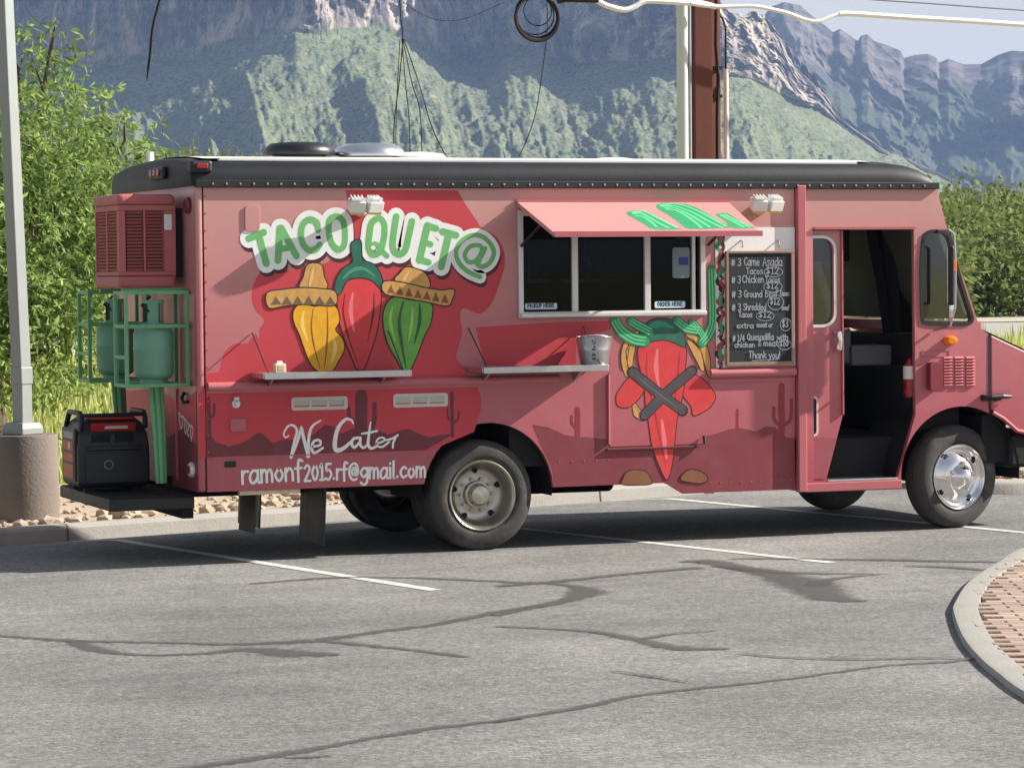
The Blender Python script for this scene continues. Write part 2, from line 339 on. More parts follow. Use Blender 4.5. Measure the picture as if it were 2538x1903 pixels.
# painted bay lines
def strip(name, pts, width, z, mat, parent, wob=0.0, k=6, cap=False):
    sp = smooth2(pts, k=k) if len(pts) > 2 else [tuple(Vector(pts[0]).lerp(Vector(pts[1]), i/10)) for i in range(11)]
    n = len(sp); ws = width if isinstance(width, list) else [width]*2
    wl = []
    for i in range(n):
        u = i/(n-1)*(len(ws)-1); j = min(int(u), len(ws)-2); wl.append((ws[j]+(ws[j+1]-ws[j])*(u-j))*(1+random.uniform(-wob,wob)))
    mb = MB(); mb.ribbon(sp, wl, 0, cap=cap, proj=lambda p: (p.x, p.y, z))
    o = mb.build(name, mat, parent); bm = bmesh.new(); bm.from_mesh(o.data)
    for f in bm.faces:
        if f.normal.z < 0: f.normal_flip()
    bm.to_mesh(o.data); bm.free(); return o
def bayline(p, q):
    p, q = Vector(p), Vector(q); d = (q-p).normalized(); nn = Vector((-d.y,d.x))*.05; n = 60; vs = []
    for i in range(n+1):
        c = p.lerp(q, i/n)
        for s_ in (1,-1): w_ = c+nn*s_*random.uniform(.93,1.05); vs.append((w_.x, w_.y, gz(w_.x,w_.y)+.0035))
    mb = MB(); mb.add(vs, [(2*i,2*i+1,2*i+3,2*i+2) for i in range(n)]); o = mb.build('painted_line', M_LINE, asph); bm = bmesh.new(); bm.from_mesh(o.data)
    for f in bm.faces:
        if f.normal.z < 0: f.normal_flip()
    bm.to_mesh(o.data); bm.free()
bayline((-.26,2.95), (.91,-2.33)); bayline((2.5,3.8), (4.0,-1.9)); bayline((5.2,4.62), (6.75,-2.0))
# tar sealed cracks
zz = [.0045]
def seal(t, pts, w, k=6):
    zz[0] += .0002; sp = smooth2([G(t,x,y) for x,y in pts], k=10); n = len(sp); P2 = [Vector(p) for p in sp]; vs, fs, at = [], [], []
    for i in range(n):
        u = i/(n-1)*(len(w)-1); j = min(int(u), len(w)-2); wd = (w[j]+(w[j+1]-w[j])*(u-j))*1.35*random.uniform(.85,1.15); d = (P2[min(i+1,n-1)]-P2[max(i-1,0)]).normalized(); nn = Vector((-d.y,d.x)); e = 0 if i in (0,n-1) else 1; o = random.uniform(-.012,.012)
        for s_, a_ in ((-1,0),(-.4,.75),(0,1),(.4,.75),(1,0)): p = P2[i]+nn*(s_*wd/2+o); vs.append((p.x,p.y,zz[0])); at.append(a_*e)
    for i in range(n-1):
        for q in range(4): fs.append((i*5+q,i*5+q+1,(i+1)*5+q+1,(i+1)*5+q))
    me = bpy.data.meshes.new('sealed_crack'); me.from_pydata(vs, [], fs); a_ = me.attributes.new('across','FLOAT','POINT'); a_.data.foreach_set('value', at); me.materials.append(M_SEAL); o = bpy.data.objects.new('sealed_crack', me); COL.objects.link(o); o.parent = asph
seal('G7', [(-40,466),(150,480),(300,490),(500,495),(750,500),(1000,505),(1330,490)], [.05,.09,.12,.07,.08,.1,.16])
seal('G7', [(1330,490),(1600,452),(1850,420),(2100,370),(2300,338)], [.13,.1,.09,.09,.07])
seal('G7', [(300,488),(420,530),(600,550),(850,545),(1050,528),(1250,545),(1440,548)], [.1,.14,.07,.07,.16,.3,.06])
seal('G7', [(1330,490),(1500,505),(1700,525),(1900,550),(1980,560)], [.09,.1,.06,.08,.03])
seal('G7', [(640,1046),(1000,1000),(1250,960),(1500,915),(1800,865),(2212,815)], [.06,.09,.1,.06,.08,.05])
seal('G7', [(1200,985),(1300,983),(1400,975)], [.02,.06,.02])
seal('G8', [(-20,1004),(350,940),(600,890),(850,860),(1200,825),(1600,770),(1900,750),(2020,735)], [.05,.08,.06,.07,.05,.04,.05,.03])
seal('G7', [(1050,252),(1250,236),(1400,226),(1700,225),(2000,236),(2240,248)], [.05,.09,.09,.08,.08,.09])
seal('G8', [(-20,432),(200,415),(400,395),(640,370),(860,352)], [.1,.12,.1,.1,.14])
seal('G8', [(-20,556),(150,520),(320,482),(372,455),(320,432),(200,418)], [.08,.1,.16,.28,.12,.06])
seal('G8', [(-20,600),(300,615),(450,630),(600,660),(760,692),(980,694)], [.06,.06,.09,.11,.18,.04])
seal('G8', [(760,330),(870,326),(1000,350),(1150,378),(1300,425),(1400,480),(1560,495)], [.03,.26,.2,.3,.42,.3,.04])
seal('G8', [(960,318),(1080,315),(1400,318),(1700,322),(2110,330)], [.03,.09,.08,.14,.06])
seal('G8', [(1340,430),(1370,410),(1450,395),(1640,378)], [.2,.12,.08,.03])
seal('G8', [(900,345),(1200,374),(1600,379)], [.1,.12,.04])
seal('G8', [(1000,715),(1250,735),(1550,740),(1850,735),(2030,742)], [.03,.05,.05,.04,.04])
seal('G8', [(600,655),(720,635),(920,618)], [.08,.05,.02])
seal('G8', [(470,790),(640,812),(800,838)], [.02,.05,.02]); seal('G8', [(120,766),(200,766)], [.03,.03])
seal('G8', [(1700,345),(1900,352),(2080,366)], [.04,.12,.04])

# kerbed island with brick paving, right foreground
isl = empty('paved_island'); isl['kind'] = 'structure'
outer = [(9.5,.3),(8.0,-.35),(6.7,-1.0)]+[G('V',*p) for p in [(2212,1190),(2150,1225),(2090,1265),(2060,1310),(2056,1332),(2075,1385),(2110,1430),(2150,1465),(2212,1510)]]+[(1.55,-9.0),(1.5,-10.2),(1.7,-11.5)]
outer = smooth2(outer, k=4)
M_ISL = pm('island_kerb_concrete', (158,157,150), .8, var=.1, scale=4, bump=.3, bscale=45, dirt=.3, dirtcol=(140,132,120))
IP = [(0,-.02),(.004,.02),(.012,.032),(.03,.036),(.155,.04),(.157,-.01)]
cut = [0, 9, 18, 27, 34, 41, 48, len(outer)-1]
for a, b in zip(cut[:-1], cut[1:]): sweep(MB(), outer[a:b+1], IP).build('kerb_stone', M_ISL, isl, smooth=40)
inner = []
for i, p in enumerate(outer):
    d = (Vector(outer[min(i+1,len(outer)-1)])-Vector(outer[max(i-1,0)])).normalized(); inner.append((p[0]-d.y*.16, p[1]+d.x*.16))
pav = flatpoly(inner+[(12,-11.5),(12,1.2)], .012, pm('paving_mortar', (126,108,98), .95, bump=.5), 'paving_bed', isl)
M_BR = [pm('paver_a', (164,144,132), .85, var=.22, scale=9, bump=.4), pm('paver_b', (152,132,120), .85, var=.22, scale=9, bump=.4), pm('paver_c', (172,154,140), .85, var=.2, scale=9, bump=.4)]
bmesh_cache = []
for m in M_BR:
    b = MB(); b.box(-.096,.096,-.046,.046,0,.03); o = b.build('paver', m, isl, bevel=.006, bseg=1); bmesh_cache.append(o)
def inside(p, poly):
    c = False; n = len(poly)
    for i in range(n):
        a, b = poly[i], poly[(i+1) % n]
        if (a[1] > p[1]) != (b[1] > p[1]) and p[0] < (b[0]-a[0])*(p[1]-a[1])/(b[1]-a[1])+a[0]: c = not c
    return c
ipoly = inner+[(12,-11.5),(12,1.2)]; ca, sa = math.cos(R(-24)), math.sin(R(-24)); used = [False]*3; cnt = 0; cand = []
for i in range(-60,60):
    for j in range(-110,70):
        u, v = i*.2+(j % 2)*.1, j*.1; x, y = 3.6+u*ca-v*sa, -4.6+u*sa+v*ca
        if not (1.5 < x < 6.5 and -10.5 < y < -1): continue
        if inside((x,y), ipoly) and inside((x-.02,y-.01), ipoly):
            d = (Vector((x,y,0))-CAMP); z = d.dot(FWD); px = IW/2+FPX*d.dot(RGT)/z
            if px < IW+150: cand.append((px, x, y))
cand.sort()
for k, (px, x, y) in enumerate(cand[:300]):
    q = random.randrange(3)
    if used[q]: o = bmesh_cache[q].copy(); COL.objects.link(o)
    else: o = bmesh_cache[q]; used[q] = True
    o.location = (x, y, .008+random.uniform(0,.004)); o.rotation_euler = (random.uniform(-.01,.01), random.uniform(-.01,.01), R(-24)+random.uniform(-.02,.02))

# far road, its pale verge
M_ROAD = pm('far_road_asphalt', (150,150,150), .9, var=.1, scale=.3)
road = flatpoly([(-400,47),(400,47),(400,71),(-400,71)], .035, M_ROAD, 'road'); road['kind'] = 'structure'
sw = flatpoly([(-400,72.5),(400,72.5),(400,80),(-400,80)], .05, pm('pale_verge', (166,162,150), .9, var=.1, scale=.5), 'verge'); sw['kind'] = 'structure'
# grass between lot and road
def grassmat(name, c1, c2, tr=.35):
    m = bpy.data.materials.new(name); m.use_nodes = True; n = m.node_tree; L = n.links; n.nodes.clear()
    o = n.nodes.new('ShaderNodeOutputMaterial'); d = n.nodes.new('ShaderNodeBsdfDiffuse'); t = n.nodes.new('ShaderNodeBsdfTranslucent'); mx = n.nodes.new('ShaderNodeMixShader'); mx.inputs[0].default_value = tr
    g = n.nodes.new('ShaderNodeNewGeometry'); r = n.nodes.new('ShaderNodeMix'); r.data_type = 'RGBA'; r.inputs['A'].default_value = lin(c1); r.inputs['B'].default_value = lin(c2)
    L.new(g.outputs['Random Per Island'], r.inputs['Factor']); L.new(r.outputs['Result'], d.inputs[0]); L.new(r.outputs['Result'], t.inputs[0])
    L.new(d.outputs[0], mx.inputs[1]); L.new(t.outputs[0], mx.inputs[2]); L.new(mx.outputs[0], o.inputs[0]); return m
mb = MB()
for i in range(26000):
    Y = 5.5+random.random()**1.3*40; k = (Y-CAMP.y)
    px = random.uniform(-.03, 1.05); xx = CAMP.x + k*math.tan(YAW-.176+.352*px)
    if xx > 6.5 and Y < 10+.3*xx: continue
    if Y < 7.6+.36*xx: continue
    h = random.uniform(.12,.4)*(.7+.02*Y); wd = .012+.0009*Y; a = random.random()*6.28; lx, ly = random.uniform(-.1,.1), random.uniform(-.1,.1)
    mb.add([(xx-wd*math.cos(a), Y-wd*math.sin(a), .02), (xx+wd*math.cos(a), Y+wd*math.sin(a), .02), (xx+lx, Y+ly, .02+h)], [(0,1,2)])
o = mb.build('grass', grassmat('grass_blades', (146,158,84), (196,198,130))); tag(o, 'tall yellow green grass growing behind the gravel bed', 'grass', kind='stuff')
# ================================================================== FOOD TRUCK
PK = (186,110,114)
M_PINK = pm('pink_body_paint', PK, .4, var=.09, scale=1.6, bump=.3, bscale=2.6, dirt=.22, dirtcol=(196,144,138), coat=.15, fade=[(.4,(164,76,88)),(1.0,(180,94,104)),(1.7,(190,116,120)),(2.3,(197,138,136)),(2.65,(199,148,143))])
M_PINKD = pm('pink_trim_paint', (178,98,104), .45, var=.06, scale=3, bump=.05, bscale=8)
M_BLK = pm('black_roof_paint', (22,26,34), .55, var=.25, scale=2.5, bump=.1, bscale=20, dirt=.3, dirtcol=(52,58,68), spec=.35)
M_BLKP = pm('black_plastic', (22,23,26), .5, var=.2, scale=8)
M_UNDER = pm('underbody_black', (16,16,17), .8, var=.3, scale=8)
M_WHITE = pm('white_roof_coat', (228,230,226), .6, var=.05, scale=2, dirt=.2, dirtcol=(190,186,176))
M_ALU = pm('window_aluminium', (214,216,214), .38, .35, var=.06, scale=8)
M_STEEL = pm('brushed_steel', (190,192,192), .32, .9, var=.12, scale=14)
M_CHROME = pm('chrome', (232,232,232), .08, 1.0, var=.03, scale=6)
M_RUB = pm('tyre_rubber', (60,58,57), .85, var=.18, scale=9, bump=.25, bscale=60, dirt=.65, dirtcol=(112,106,98))
M_RIM = pm('dull_steel_rim', (186,182,170), .3, .85, var=.2, scale=9, dirt=.5, dirtcol=(96,88,74))
M_DARKIN = pm('dark_interior', (30,31,35), .8, var=.25, scale=4)
M_GREYIN = pm('grey_interior', (84,88,94), .7, var=.2, scale=5)
M_LENS = pm('red_lens', (150,36,34), .25, var=.2, scale=30)
M_AMB = pm('amber_lens', (232,132,24), .25, var=.15, scale=30)
M_GREEN = pm('green_rack_paint', (102,168,120), .5, var=.18, scale=6, dirt=.25, dirtcol=(50,80,60))
M_GLASS = glass('window_glass', (.34,.37,.42), .0, .25); M_GLASSC = glass('cab_glass', (.62,.68,.66), .05)
M_RED = pm('mural_red', (196,62,72), .5, var=.07, scale=2.5)
M_CREAM = pm('vent_plastic', (206,200,190), .55, var=.06, scale=8)

T = empty('food_truck'); tag(T, 'pink food truck with pepper mural, serving window and black roof edge', 'food truck')
ZB, ZF, ZT = .508, .362, 2.667; XR, XW, WR = 2.152, 6.153, .405; WD = 2.30
def arcpts(cx, cz, r, a0, a1, n=18): return [(cx+r*math.cos(R(a0+(a1-a0)*i/n)), cz+r*math.sin(R(a0+(a1-a0)*i/n))) for i in range(n+1)]
ra = arcpts(2.19, .43, .51, 171.2, 2.2)
side = [(.058,ZB)]+ra+[(3.60,.449),(3.64,.435),(3.76,ZF),(4.705,ZF),(4.705,ZT+.01),(.058,ZT+.01)]
win = [(2.47,1.745),(3.905,1.745),(3.905,2.45),(2.47,2.45)]
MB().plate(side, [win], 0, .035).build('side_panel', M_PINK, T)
MB().box(0,.052,-.002,.05,ZB,ZT+.01).build('corner_post', M_PINK, T, bevel=.02, bseg=3)
MB().box(.002,.045,.052,WD-.052,ZB,ZT+.01).build('rear_wall', M_PINK, T)
FW_ = [(5.2,1.5),(5.95,1.5),(5.85,2.2),(5.2,2.2)]
MB().plate([(0.0,ZB)]+arcpts(2.19,.43,.51,171.2,-7.6)+[(5.6,ZF)]+arcpts(6.16,.42,.54,186,65)+[(6.40,1.525),(6.33,1.57),(6.29,1.67),(6.03,2.36),(5.94,ZT),(0.0,ZT)],
           [FW_], WD-.035, WD).build('side_panel', M_PINK, T)
MB().box(.05,1.6,.04,WD-.04,.56,.6).build('kitchen_floor', M_DARKIN, T); MB().box(2.78,4.75,.04,WD-.04,.56,.6).build('kitchen_floor', M_DARKIN, T); MB().box(1.6,2.78,.73,WD-.73,.56,.6).build('kitchen_floor', M_DARKIN, T)
# ---- cab side, doorway, door
door_hole = [S('TG',722,462)]+[S('TG',1425,462), S('TH',1132,700), S('TH',1000,1186), S('TH',352,1190)]
door_hole = [(4.862,2.345),(5.742,2.345),(5.75,.905),(5.592,.42),(4.862,.42)]
cabwin = smooth2(SS('TG', [(1497,540),(1484,700),(1486,900),(1492,1070),(1515,1098),(1650,1104),(1780,1102),(1812,1082),(1800,1030),(1740,840),(1690,650),(1662,540),(1630,500),(1560,492),(1515,505)]), closed=True, k=4)
def grow(poly, d):
    c = ccw(poly); out = []; n = len(c)
    for i in range(n):
        a, b = Vector(c[i-1]), Vector(c[(i+1) % n]); t = (b-a).normalized(); out.append((c[i][0]+t.y*d, c[i][1]-t.x*d))
    return out
fa = arcpts(6.16, .42, .54, 188, 62.5)
cab = [(4.79,.335),(5.62,.33)]+fa+[(6.402,1.52),(6.335,1.565),(6.295,1.65),(6.03,2.36),(5.94,ZT+.01),(4.79,ZT+.01)]
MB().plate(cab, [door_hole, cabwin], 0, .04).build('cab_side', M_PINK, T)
MB().box(4.712,4.785,-.042,.02,.34,ZT+.012).build('door_pillar', M_PINKD, T, bevel=.008)
# painted lower part of the cab and door frame edges
MB().bar((4.87,-.006,2.352),(5.75,-.006,2.352),.02,.02).build('door_frame', M_PINKD, T)
MB().plate(grow(cabwin,.028), [cabwin], -.008, .012).build('quarter_window_seal', M_BLKP, T)
MB().sheet(grow(cabwin,.004), .018).build('quarter_window_pane', M_GLASSC, T)
# sliding door, half open behind the pillar
D = empty('sliding_door'); D.parent = T
dp = [(4.80,.425),(4.995,.425),(5.14,.915),(5.135,2.335),(4.80,2.335)]
dwin = ccw(smooth2(SS('TG', [(700,520),(800,518),(860,545),(880,600),(885,760),(885,1040),(868,1100),(820,1128),(700,1130)], .05)[1:-1], k=4))
dwin = rrect(4.72, S('TG',872,600,.05)[0], S('TG',800,1118,.05)[1], S('TG',800,528,.05)[1], .09)
dwin = [(max(x,4.81),z) for x,z in dwin]
MB().plate(dp, [ccw(dwin)], .05, .085).build('door_panel', M_PINK, D)
MB().plate(ccw([(x,z) for x,z in grow([(max(p[0],4.811),p[1]) for p in dwin], .022)]), [ccw(dwin)], .04, .052).build('window_seal', M_ALU, D)
MB().sheet(ccw(dwin), .07).build('pane', M_GLASSC, D)
h0, h1 = S('TH',545,70), S('TH',545,205)
MB().tube([(h0[0],.048,h0[1]),(h0[0]+.005,-.01,h0[1]-.01),(h0[0]+.008,-.015,(h0[1]+h1[1])/2),(h1[0]+.005,-.01,h1[1]+.01),(h1[0],.048,h1[1])], .022, 10).build('door_handle', M_CHROME, D, smooth=True)
gx0, gz1 = S('TH',352,560); gx1, gz0 = S('TH',412,865)
MB().plate(rrect(gx0-.02,gx1,gz0,gz1,.035), [rrect(gx0-.01,gx1-.014,gz0+.016,gz1-.016,.025)], .038, .052).build('grab_recess_rim', M_CREAM, D)
MB().sheet(rrect(gx0-.01,gx1-.014,gz0+.016,gz1-.016,.025), .0475).build('grab_recess', M_BLKP, D)
MB().bar((5.137,.045,.92),(5.132,.045,2.33),.012,.03).build('door_edge', M_PINKD, D)
# sill
MB().box(4.79,5.62,-.012,.3,.335,.405).build('door_sill', M_PINKD, T, bevel=.006)
MB().box(4.98,5.585,-.004,.26,.407,.423).build('tread_plate', M_STEEL, T, bevel=.004)
MB().box(4.8,5.75,.27,.9,.405,.72).build('step_riser', M_DARKIN, T)
MB().box(4.75,6.4,.9,WD-.04,.70,.74).build('cab_floor', M_DARKIN, T)
# ---- rear corner trims and roof
def roof(mb, x, ztop, inset=0):
    h = ztop-ZT; r = min(.13, h*.8); pts = [(-.016+inset,ZT)]
    for k in range(7): a = R(180-90*k/6); pts.append((-.016+inset+r+r*math.cos(a), ztop-r+r*math.sin(a)))
    pts += [(.45,ztop+.035*h/.17),(WD/2,ztop+.055*h/.17),(WD-.45,ztop+.035*h/.17)]
    for k in range(7): a = R(90-90*k/6); pts.append((WD+.016-inset-r+r*math.cos(a), ztop-r+r*math.sin(a)))
    pts.append((WD+.016-inset,ZT)); return [(x,y,z) for y,z in pts]
st = [(-.035,2.80,.03),(-.03,2.815,.012),(.0,2.832,0),(.05,2.84,0),(2,2.845,0),(4,2.85,0),(5.55,2.852,0),(5.70,2.84,0),(5.80,2.81,0),(5.88,2.765,.004),(5.93,2.71,.012),(5.95,2.685,.03)]
rows = [roof(None,*s) for s in st]; m = len(rows[0]); mb = MB()
mb.add([p for r in rows for p in r], [(i*m+k,(i+1)*m+k,(i+1)*m+(k+1) % m,i*m+(k+1) % m) for i in range(len(rows)-1) for k in range(m)]+[tuple(range(m)), tuple(range((len(rows)-1)*m, len(rows)*m))])
ROOF = mb.build('roof', M_BLK, T, smooth=50)
mb = MB(); xs = [.1,.5,1.5,3,4.6,5.45]; ys = [.13,.3,.6,WD/2,WD-.6,WD-.3,WD-.13]
def rz(x, y): t = abs(y-WD/2)/(WD/2); return 2.845+.055*(1-t**2)+.006+x*.001
mb.add([(x,y,rz(x,y)) for x in xs for y in ys], [(i*7+k,(i+1)*7+k,(i+1)*7+k+1,i*7+k+1) for i in range(5) for k in range(6)])
mb.build('roof_coating', M_WHITE, ROOF, smooth=50)
MB().box(.2,5.3,.10,.135,2.842,2.868).build('roof_edge_trim', M_WHITE, ROOF, bevel=.006)
MB().box(-.005,5.955,-.03,-.003,2.652,2.705).build('drip_rail', M_BLKP, T, bevel=.006)
mb = MB()
for i in range(58):
    x = .12+i*.1; mb.box(x-.006,x+.006,-.0335,-.029,2.672,2.686)
mb.build('rail_rivets', M_STEEL, T)['kind'] = 'stuff'
# seams and rivet rows of the body
mb = MB()
for x in np.arange(.1,1.6,.085): mb.box(x-.006,x+.006,-.004,.001,.722,.734)
for x in np.arange(3.9,4.68,.085): mb.box(x-.005,x+.005,-.003,.001,.43,.44)
for x in np.arange(2.75,3.2,.1): mb.box(x-.005,x+.005,-.003,.001,.63,.64)
for z in np.arange(.55,2.6,.12): mb.box(.064,.076,-.003,.001,z-.006,z+.006)
for z in np.arange(.5,2.6,.14): mb.box(4.795,4.803,-.003,.001,z-.005,z+.005)
mb.build('body_rivets', M_PINKD, T)['kind'] = 'stuff'
# rub rail
mb = MB()
mb.tube([(.07,-.004,1.25),(2.75,-.004,1.25)], .032, 10); mb.tube([(S('TF',1240,510)[0],-.004,1.262),(4.70,-.004,1.262)], .036, 10)
mb.box(.06,2.76,-.012,.003,1.205,1.222); mb.box(S('TF',1230,510)[0],4.70,-.012,.003,1.195,1.212)
mb.build('rub_rail', M_PINK, T, smooth=40)
MB().box(.1,1.25,-.004,.001,.745,.752).box(1.33,1.66,-.004,.001,.745,.752).build('skirt_seam', M_PINKD, T)
# ---- serving window
W = empty('serving_window'); W.parent = T
fo = [(2.432,1.70),(3.945,1.70),(3.945,2.492),(2.432,2.492)]
MB().plate(fo, [win], -.022, .03).build('window_frame', M_ALU, W, bevel=.004)
for a, b in (('TE',942),('TE',1538)):
    x = S('TE',b,700)[0]; MB().box(x-.024,x+.024,-.014,.026,1.745,2.45).build('mullion', M_ALU, W, bevel=.004)
x = S('TE',1920,700)[0]; MB().box(x-.014,x+.014,-.008,.03,1.745,2.45).build('mullion', M_ALU, W, bevel=.003)
MB().box(2.44,3.94,-.05,-.02,1.705,1.735).build('window_sill', M_ALU, W, bevel=.006)
xm = [2.472, S('TE',942,700)[0], S('TE',1538,700)[0], S('TE',1920,700)[0]]
for i in range(3): MB().box(xm[i]+.02,xm[i+1]-.02,.012,.016,1.746,2.449).build('pane', M_GLASS, W)
# interior glimpsed behind the glass
MB().box(2.3,4.2,1.2,1.22,.6,2.6).build('kitchen_partition', pm('kitchen_steel', (40,44,60), .6, .1, var=.3, scale=3), T)
MB().box(2.4,4.0,.12,.55,.6,1.6).build('counter', M_DARKIN, T)
mb = MB(); mb.bar((2.78,.3,2.5),(2.9,.3,1.6),.05,.12); mb.bar((2.62,.25,2.5),(2.55,.25,1.62),.04,.04); mb.build('hanging_strap', M_GREYIN, T)
cx0, cz1 = S('TE',1740,510,.02); cx1, cz0 = S('TE',1895,760,.02)
CARD = MB().plate(rrect(cx0,cx1-.012,cz0,cz1,.02), [], .004, .0105).build('payment_card_sign', pm('card_grey', (120,138,150), .4, var=.05), W)
bx0, bz1 = S('TE',1802,588,.0); bx1, bz0 = S('TE',1880,652,.0)
MB().plate(rrect(bx0,bx1,bz0,bz1,.006), [], .0025, .0038).build('blue_logo_panel', pm('card_blue', (22,52,150), .35, var=.05), CARD)
# awning flap
AW = empty('awning'); AW.parent = T
aw = [(2.425,-.012,2.552),(4.145,-.012,2.552),(4.06,-.73,2.315),(2.42,-.73,2.315)]
mb = MB(); mb.add([Vector(p) for p in aw]+[Vector(p)+Vector((0,.008,-.03)) for p in aw], [(0,1,2,3),(7,6,5,4),(0,4,5,1),(1,5,6,2),(2,6,7,3),(3,7,4,0)])
mb.build('flap', M_PINK, AW, bevel=.006)
mb = MB(); mb.bar((2.42,-.735,2.305),(4.065,-.735,2.305),.014,.04); mb.build('flap_edge', M_PINKD, AW)
MB().bar((2.42,-.008,2.56),(4.15,-.008,2.56),.02,.016).build('hinge', M_PINKD, AW)
for x, xo in ((2.455,2.47),(3.97,3.96)): MB().tube([(x,-.02,2.23),(xo,-.42,2.40)], .011, 8).build('gas_strut', M_BLKP, AW, smooth=True)
AWP0, AWN = Vector((2.42,-.012,2.552)), (Vector((1.72,0,0))).cross(Vector((0,-.718,-.237))).normalized()
def onaw(t, x, y, lift):
    r = ray(t, x, y); p0 = AWP0+AWN*lift*(1 if AWN.z > 0 else -1); k = (p0-CAMP).dot(AWN)/r.dot(AWN); return tuple(CAMP+r*k)
# shelves with wire stays
def shelf(x0, x1, z, stain):
    s = empty('folding_shelf'); s.parent = T
    MB().box(x0,x1,-.33,-.004,z-.012,z).build('shelf_top', M_STEEL, s)
    mb = MB(); mb.box(x0-.004,x1+.004,-.345,-.331,z-.04,z+.006); mb.box(x0-.012,x0-.0005,-.33,-.004,z-.035,z+.004); mb.box(x1+.0005,x1+.012,-.33,-.004,z-.035,z+.004)
    mb.build('shelf_lip', M_STEEL, s, bevel=.003)
    for x in (x0+.03, x1-.05): MB().tube([(x,-.32,z+.004),(x-.02 if x < x0+.1 else x,-.004,z+.28)], .0045, 6).build('wire_stay', M_BLKP, s)
    for x in (x0+.12, x1-.12): MB().add([(x-.01,-.003,z-.014),(x+.01,-.003,z-.014),(x+.01,-.2,z-.014),(x-.01,-.2,z-.014),(x-.01,-.003,z-.12),(x+.01,-.003,z-.12)], [(0,1,2,3),(0,4,5,1),(1,5,2),(0,3,4),(3,2,5,4)]).build('shelf_bracket', M_STEEL, s)
shelf(.39,1.47,1.345,1); shelf(2.03,3.0,1.352,0)
# twin floodlights
def flood(t, c, sgn):
    x, z = S(t, *c); F = empty('floodlight'); F.parent = T
    MB().lathe([(0,.055),(-.03,.05),(-.045,.03)], (x,0,z), 'Y', 16).build('base', M_CREAM, F, smooth=True)
    for dx, tl in ((-.07,-.25),(.055,.4)):
        mb = MB(); mb.box(-.058,.058,-.05,.05,-.035,.045); mb.box(-.046,.046,-.035,.035,.045,.06)
        for k in range(4): mb.box(-.045+.026*k,-.036+.026*k,-.045,.04,.058,.074)
        h = mb.build('lamp_head', pm('floodlight_white', (236,236,232), .4, var=.04), F, bevel=.008); h.location = (x+dx,-.13,z+.02); h.rotation_euler = (R(22), 0, tl*.55)
        mb = MB(); mb.box(-.05,.05,-.046,.042,-.05,-.036); l = mb.build('lens', pm('warm_lens', (240,190,96), .3, var=.1), F, bevel=.004); l.location = h.location; l.rotation_euler = h.rotation_euler
        MB().tube([(x+dx*.3,-.03,z),(x+dx*.8,-.1,z+.02)], .018, 8).build('knuckle', M_CREAM, F, smooth=True)
flood('TC',(985,235),1); flood('TG',(365,320),1)
# small fittings on the side
bx0, bz1 = S('L1',140,205); bx1, bz0 = S('L1',335,548)
MB().plate(rrect(bx0,bx1,bz0,bz1,.03), [], -.009, .0).build('side_cover', M_PINK, T, bevel=.003)
for x0, y0, x1, y1 in ((448,225,832,325),(1145,202,1518,305)):
    V_ = empty('side_vent'); V_.parent = T; a = S('TD',x0,y1); b = S('TD',x1,y0); wv = (b[0]-a[0])
    MB().plate(rrect(a[0],b[0],a[1],b[1],.02), [[(a[0]+wv*(.05+.31*i),a[1]+.025),(a[0]+wv*(.31+.31*i),a[1]+.025),(a[0]+wv*(.31+.31*i),b[1]-.022),(a[0]+wv*(.05+.31*i),b[1]-.022)] for i in range(3)], -.008, .0).build('vent_frame', M_CREAM, V_, bevel=.003)
    for i in range(3):
        mb = MB(); xa, xb = a[0]+wv*(.052+.31*i), a[0]+wv*(.308+.31*i)
        for k in range(4):
            z = a[1]+.032+k*(b[1]-a[1]-.05)/4; mb.add([(xa,-.002,z),(xb,-.002,z),(xb,-.006,z-.0),(xa,-.006,z),(xa,-.003,z+.016),(xb,-.003,z+.016)], [(0,1,2,3),(3,2,5,4)])
        mb.build('vent_louver', pm('vent_grey', (196,190,182), .6, var=.08), V_)
x, z = S('TD',68,278)
MB().lathe([(0,.032),(-.014,.03),(-.02,.018),(-.04,.015)], (x,0,z), 'Y', 14).build('inlet_cap', M_ALU, T, smooth=True)
MB().box(x-.02,x+.02,-.03,-.0,z+.025,z+.05).build('inlet_hood', M_ALU, T, bevel=.008)
a = S('TB',1300,745); b = S('TB',1405,655); MB().plate(rrect(a[0],b[0],a[1],b[1],.012), [], -.012, 0).build('filler_hatch', M_PINKD, T, bevel=.003)
a = S('TB',1262,990); b = S('TB',1340,965); MB().plate(rrect(a[0],b[0],a[1],b[1]+.02,.01), [], -.006, 0).build('hatch_pull', M_BLKP, T)
# access door under the serving window
a = S('TF',385,1130); b = S('TF',1185,470)
ad = [(a[0],a[1]),(b[0],a[1]),(b[0],b[1]),(a[0],b[1])]
MB().plate(rrect(a[0],b[0],a[1],b[1],.012), [], -.003, 0).build('access_door', M_PINK, T, bevel=.003)
mb = MB(); mb.tube([(a[0]-.012,-.012,a[1]+.02),(a[0]-.012,-.012,b[1]-.02)], .011, 8); mb.build('access_door_hinge', M_PINKD, T, smooth=True)
MB().box(a[0]-.03,b[0]-.06,-.02,-.0,a[1]-.03,a[1]-.012).build('access_door_sill', pm('sill_dark', (96,32,40), .5), T, bevel=.004)
MB().tube([(b[0]-.005,-.02,a[1]+.06),(b[0]-.005,-.03,a[1]-.0)], .012, 8).build('access_door_latch', M_BLKP, T)
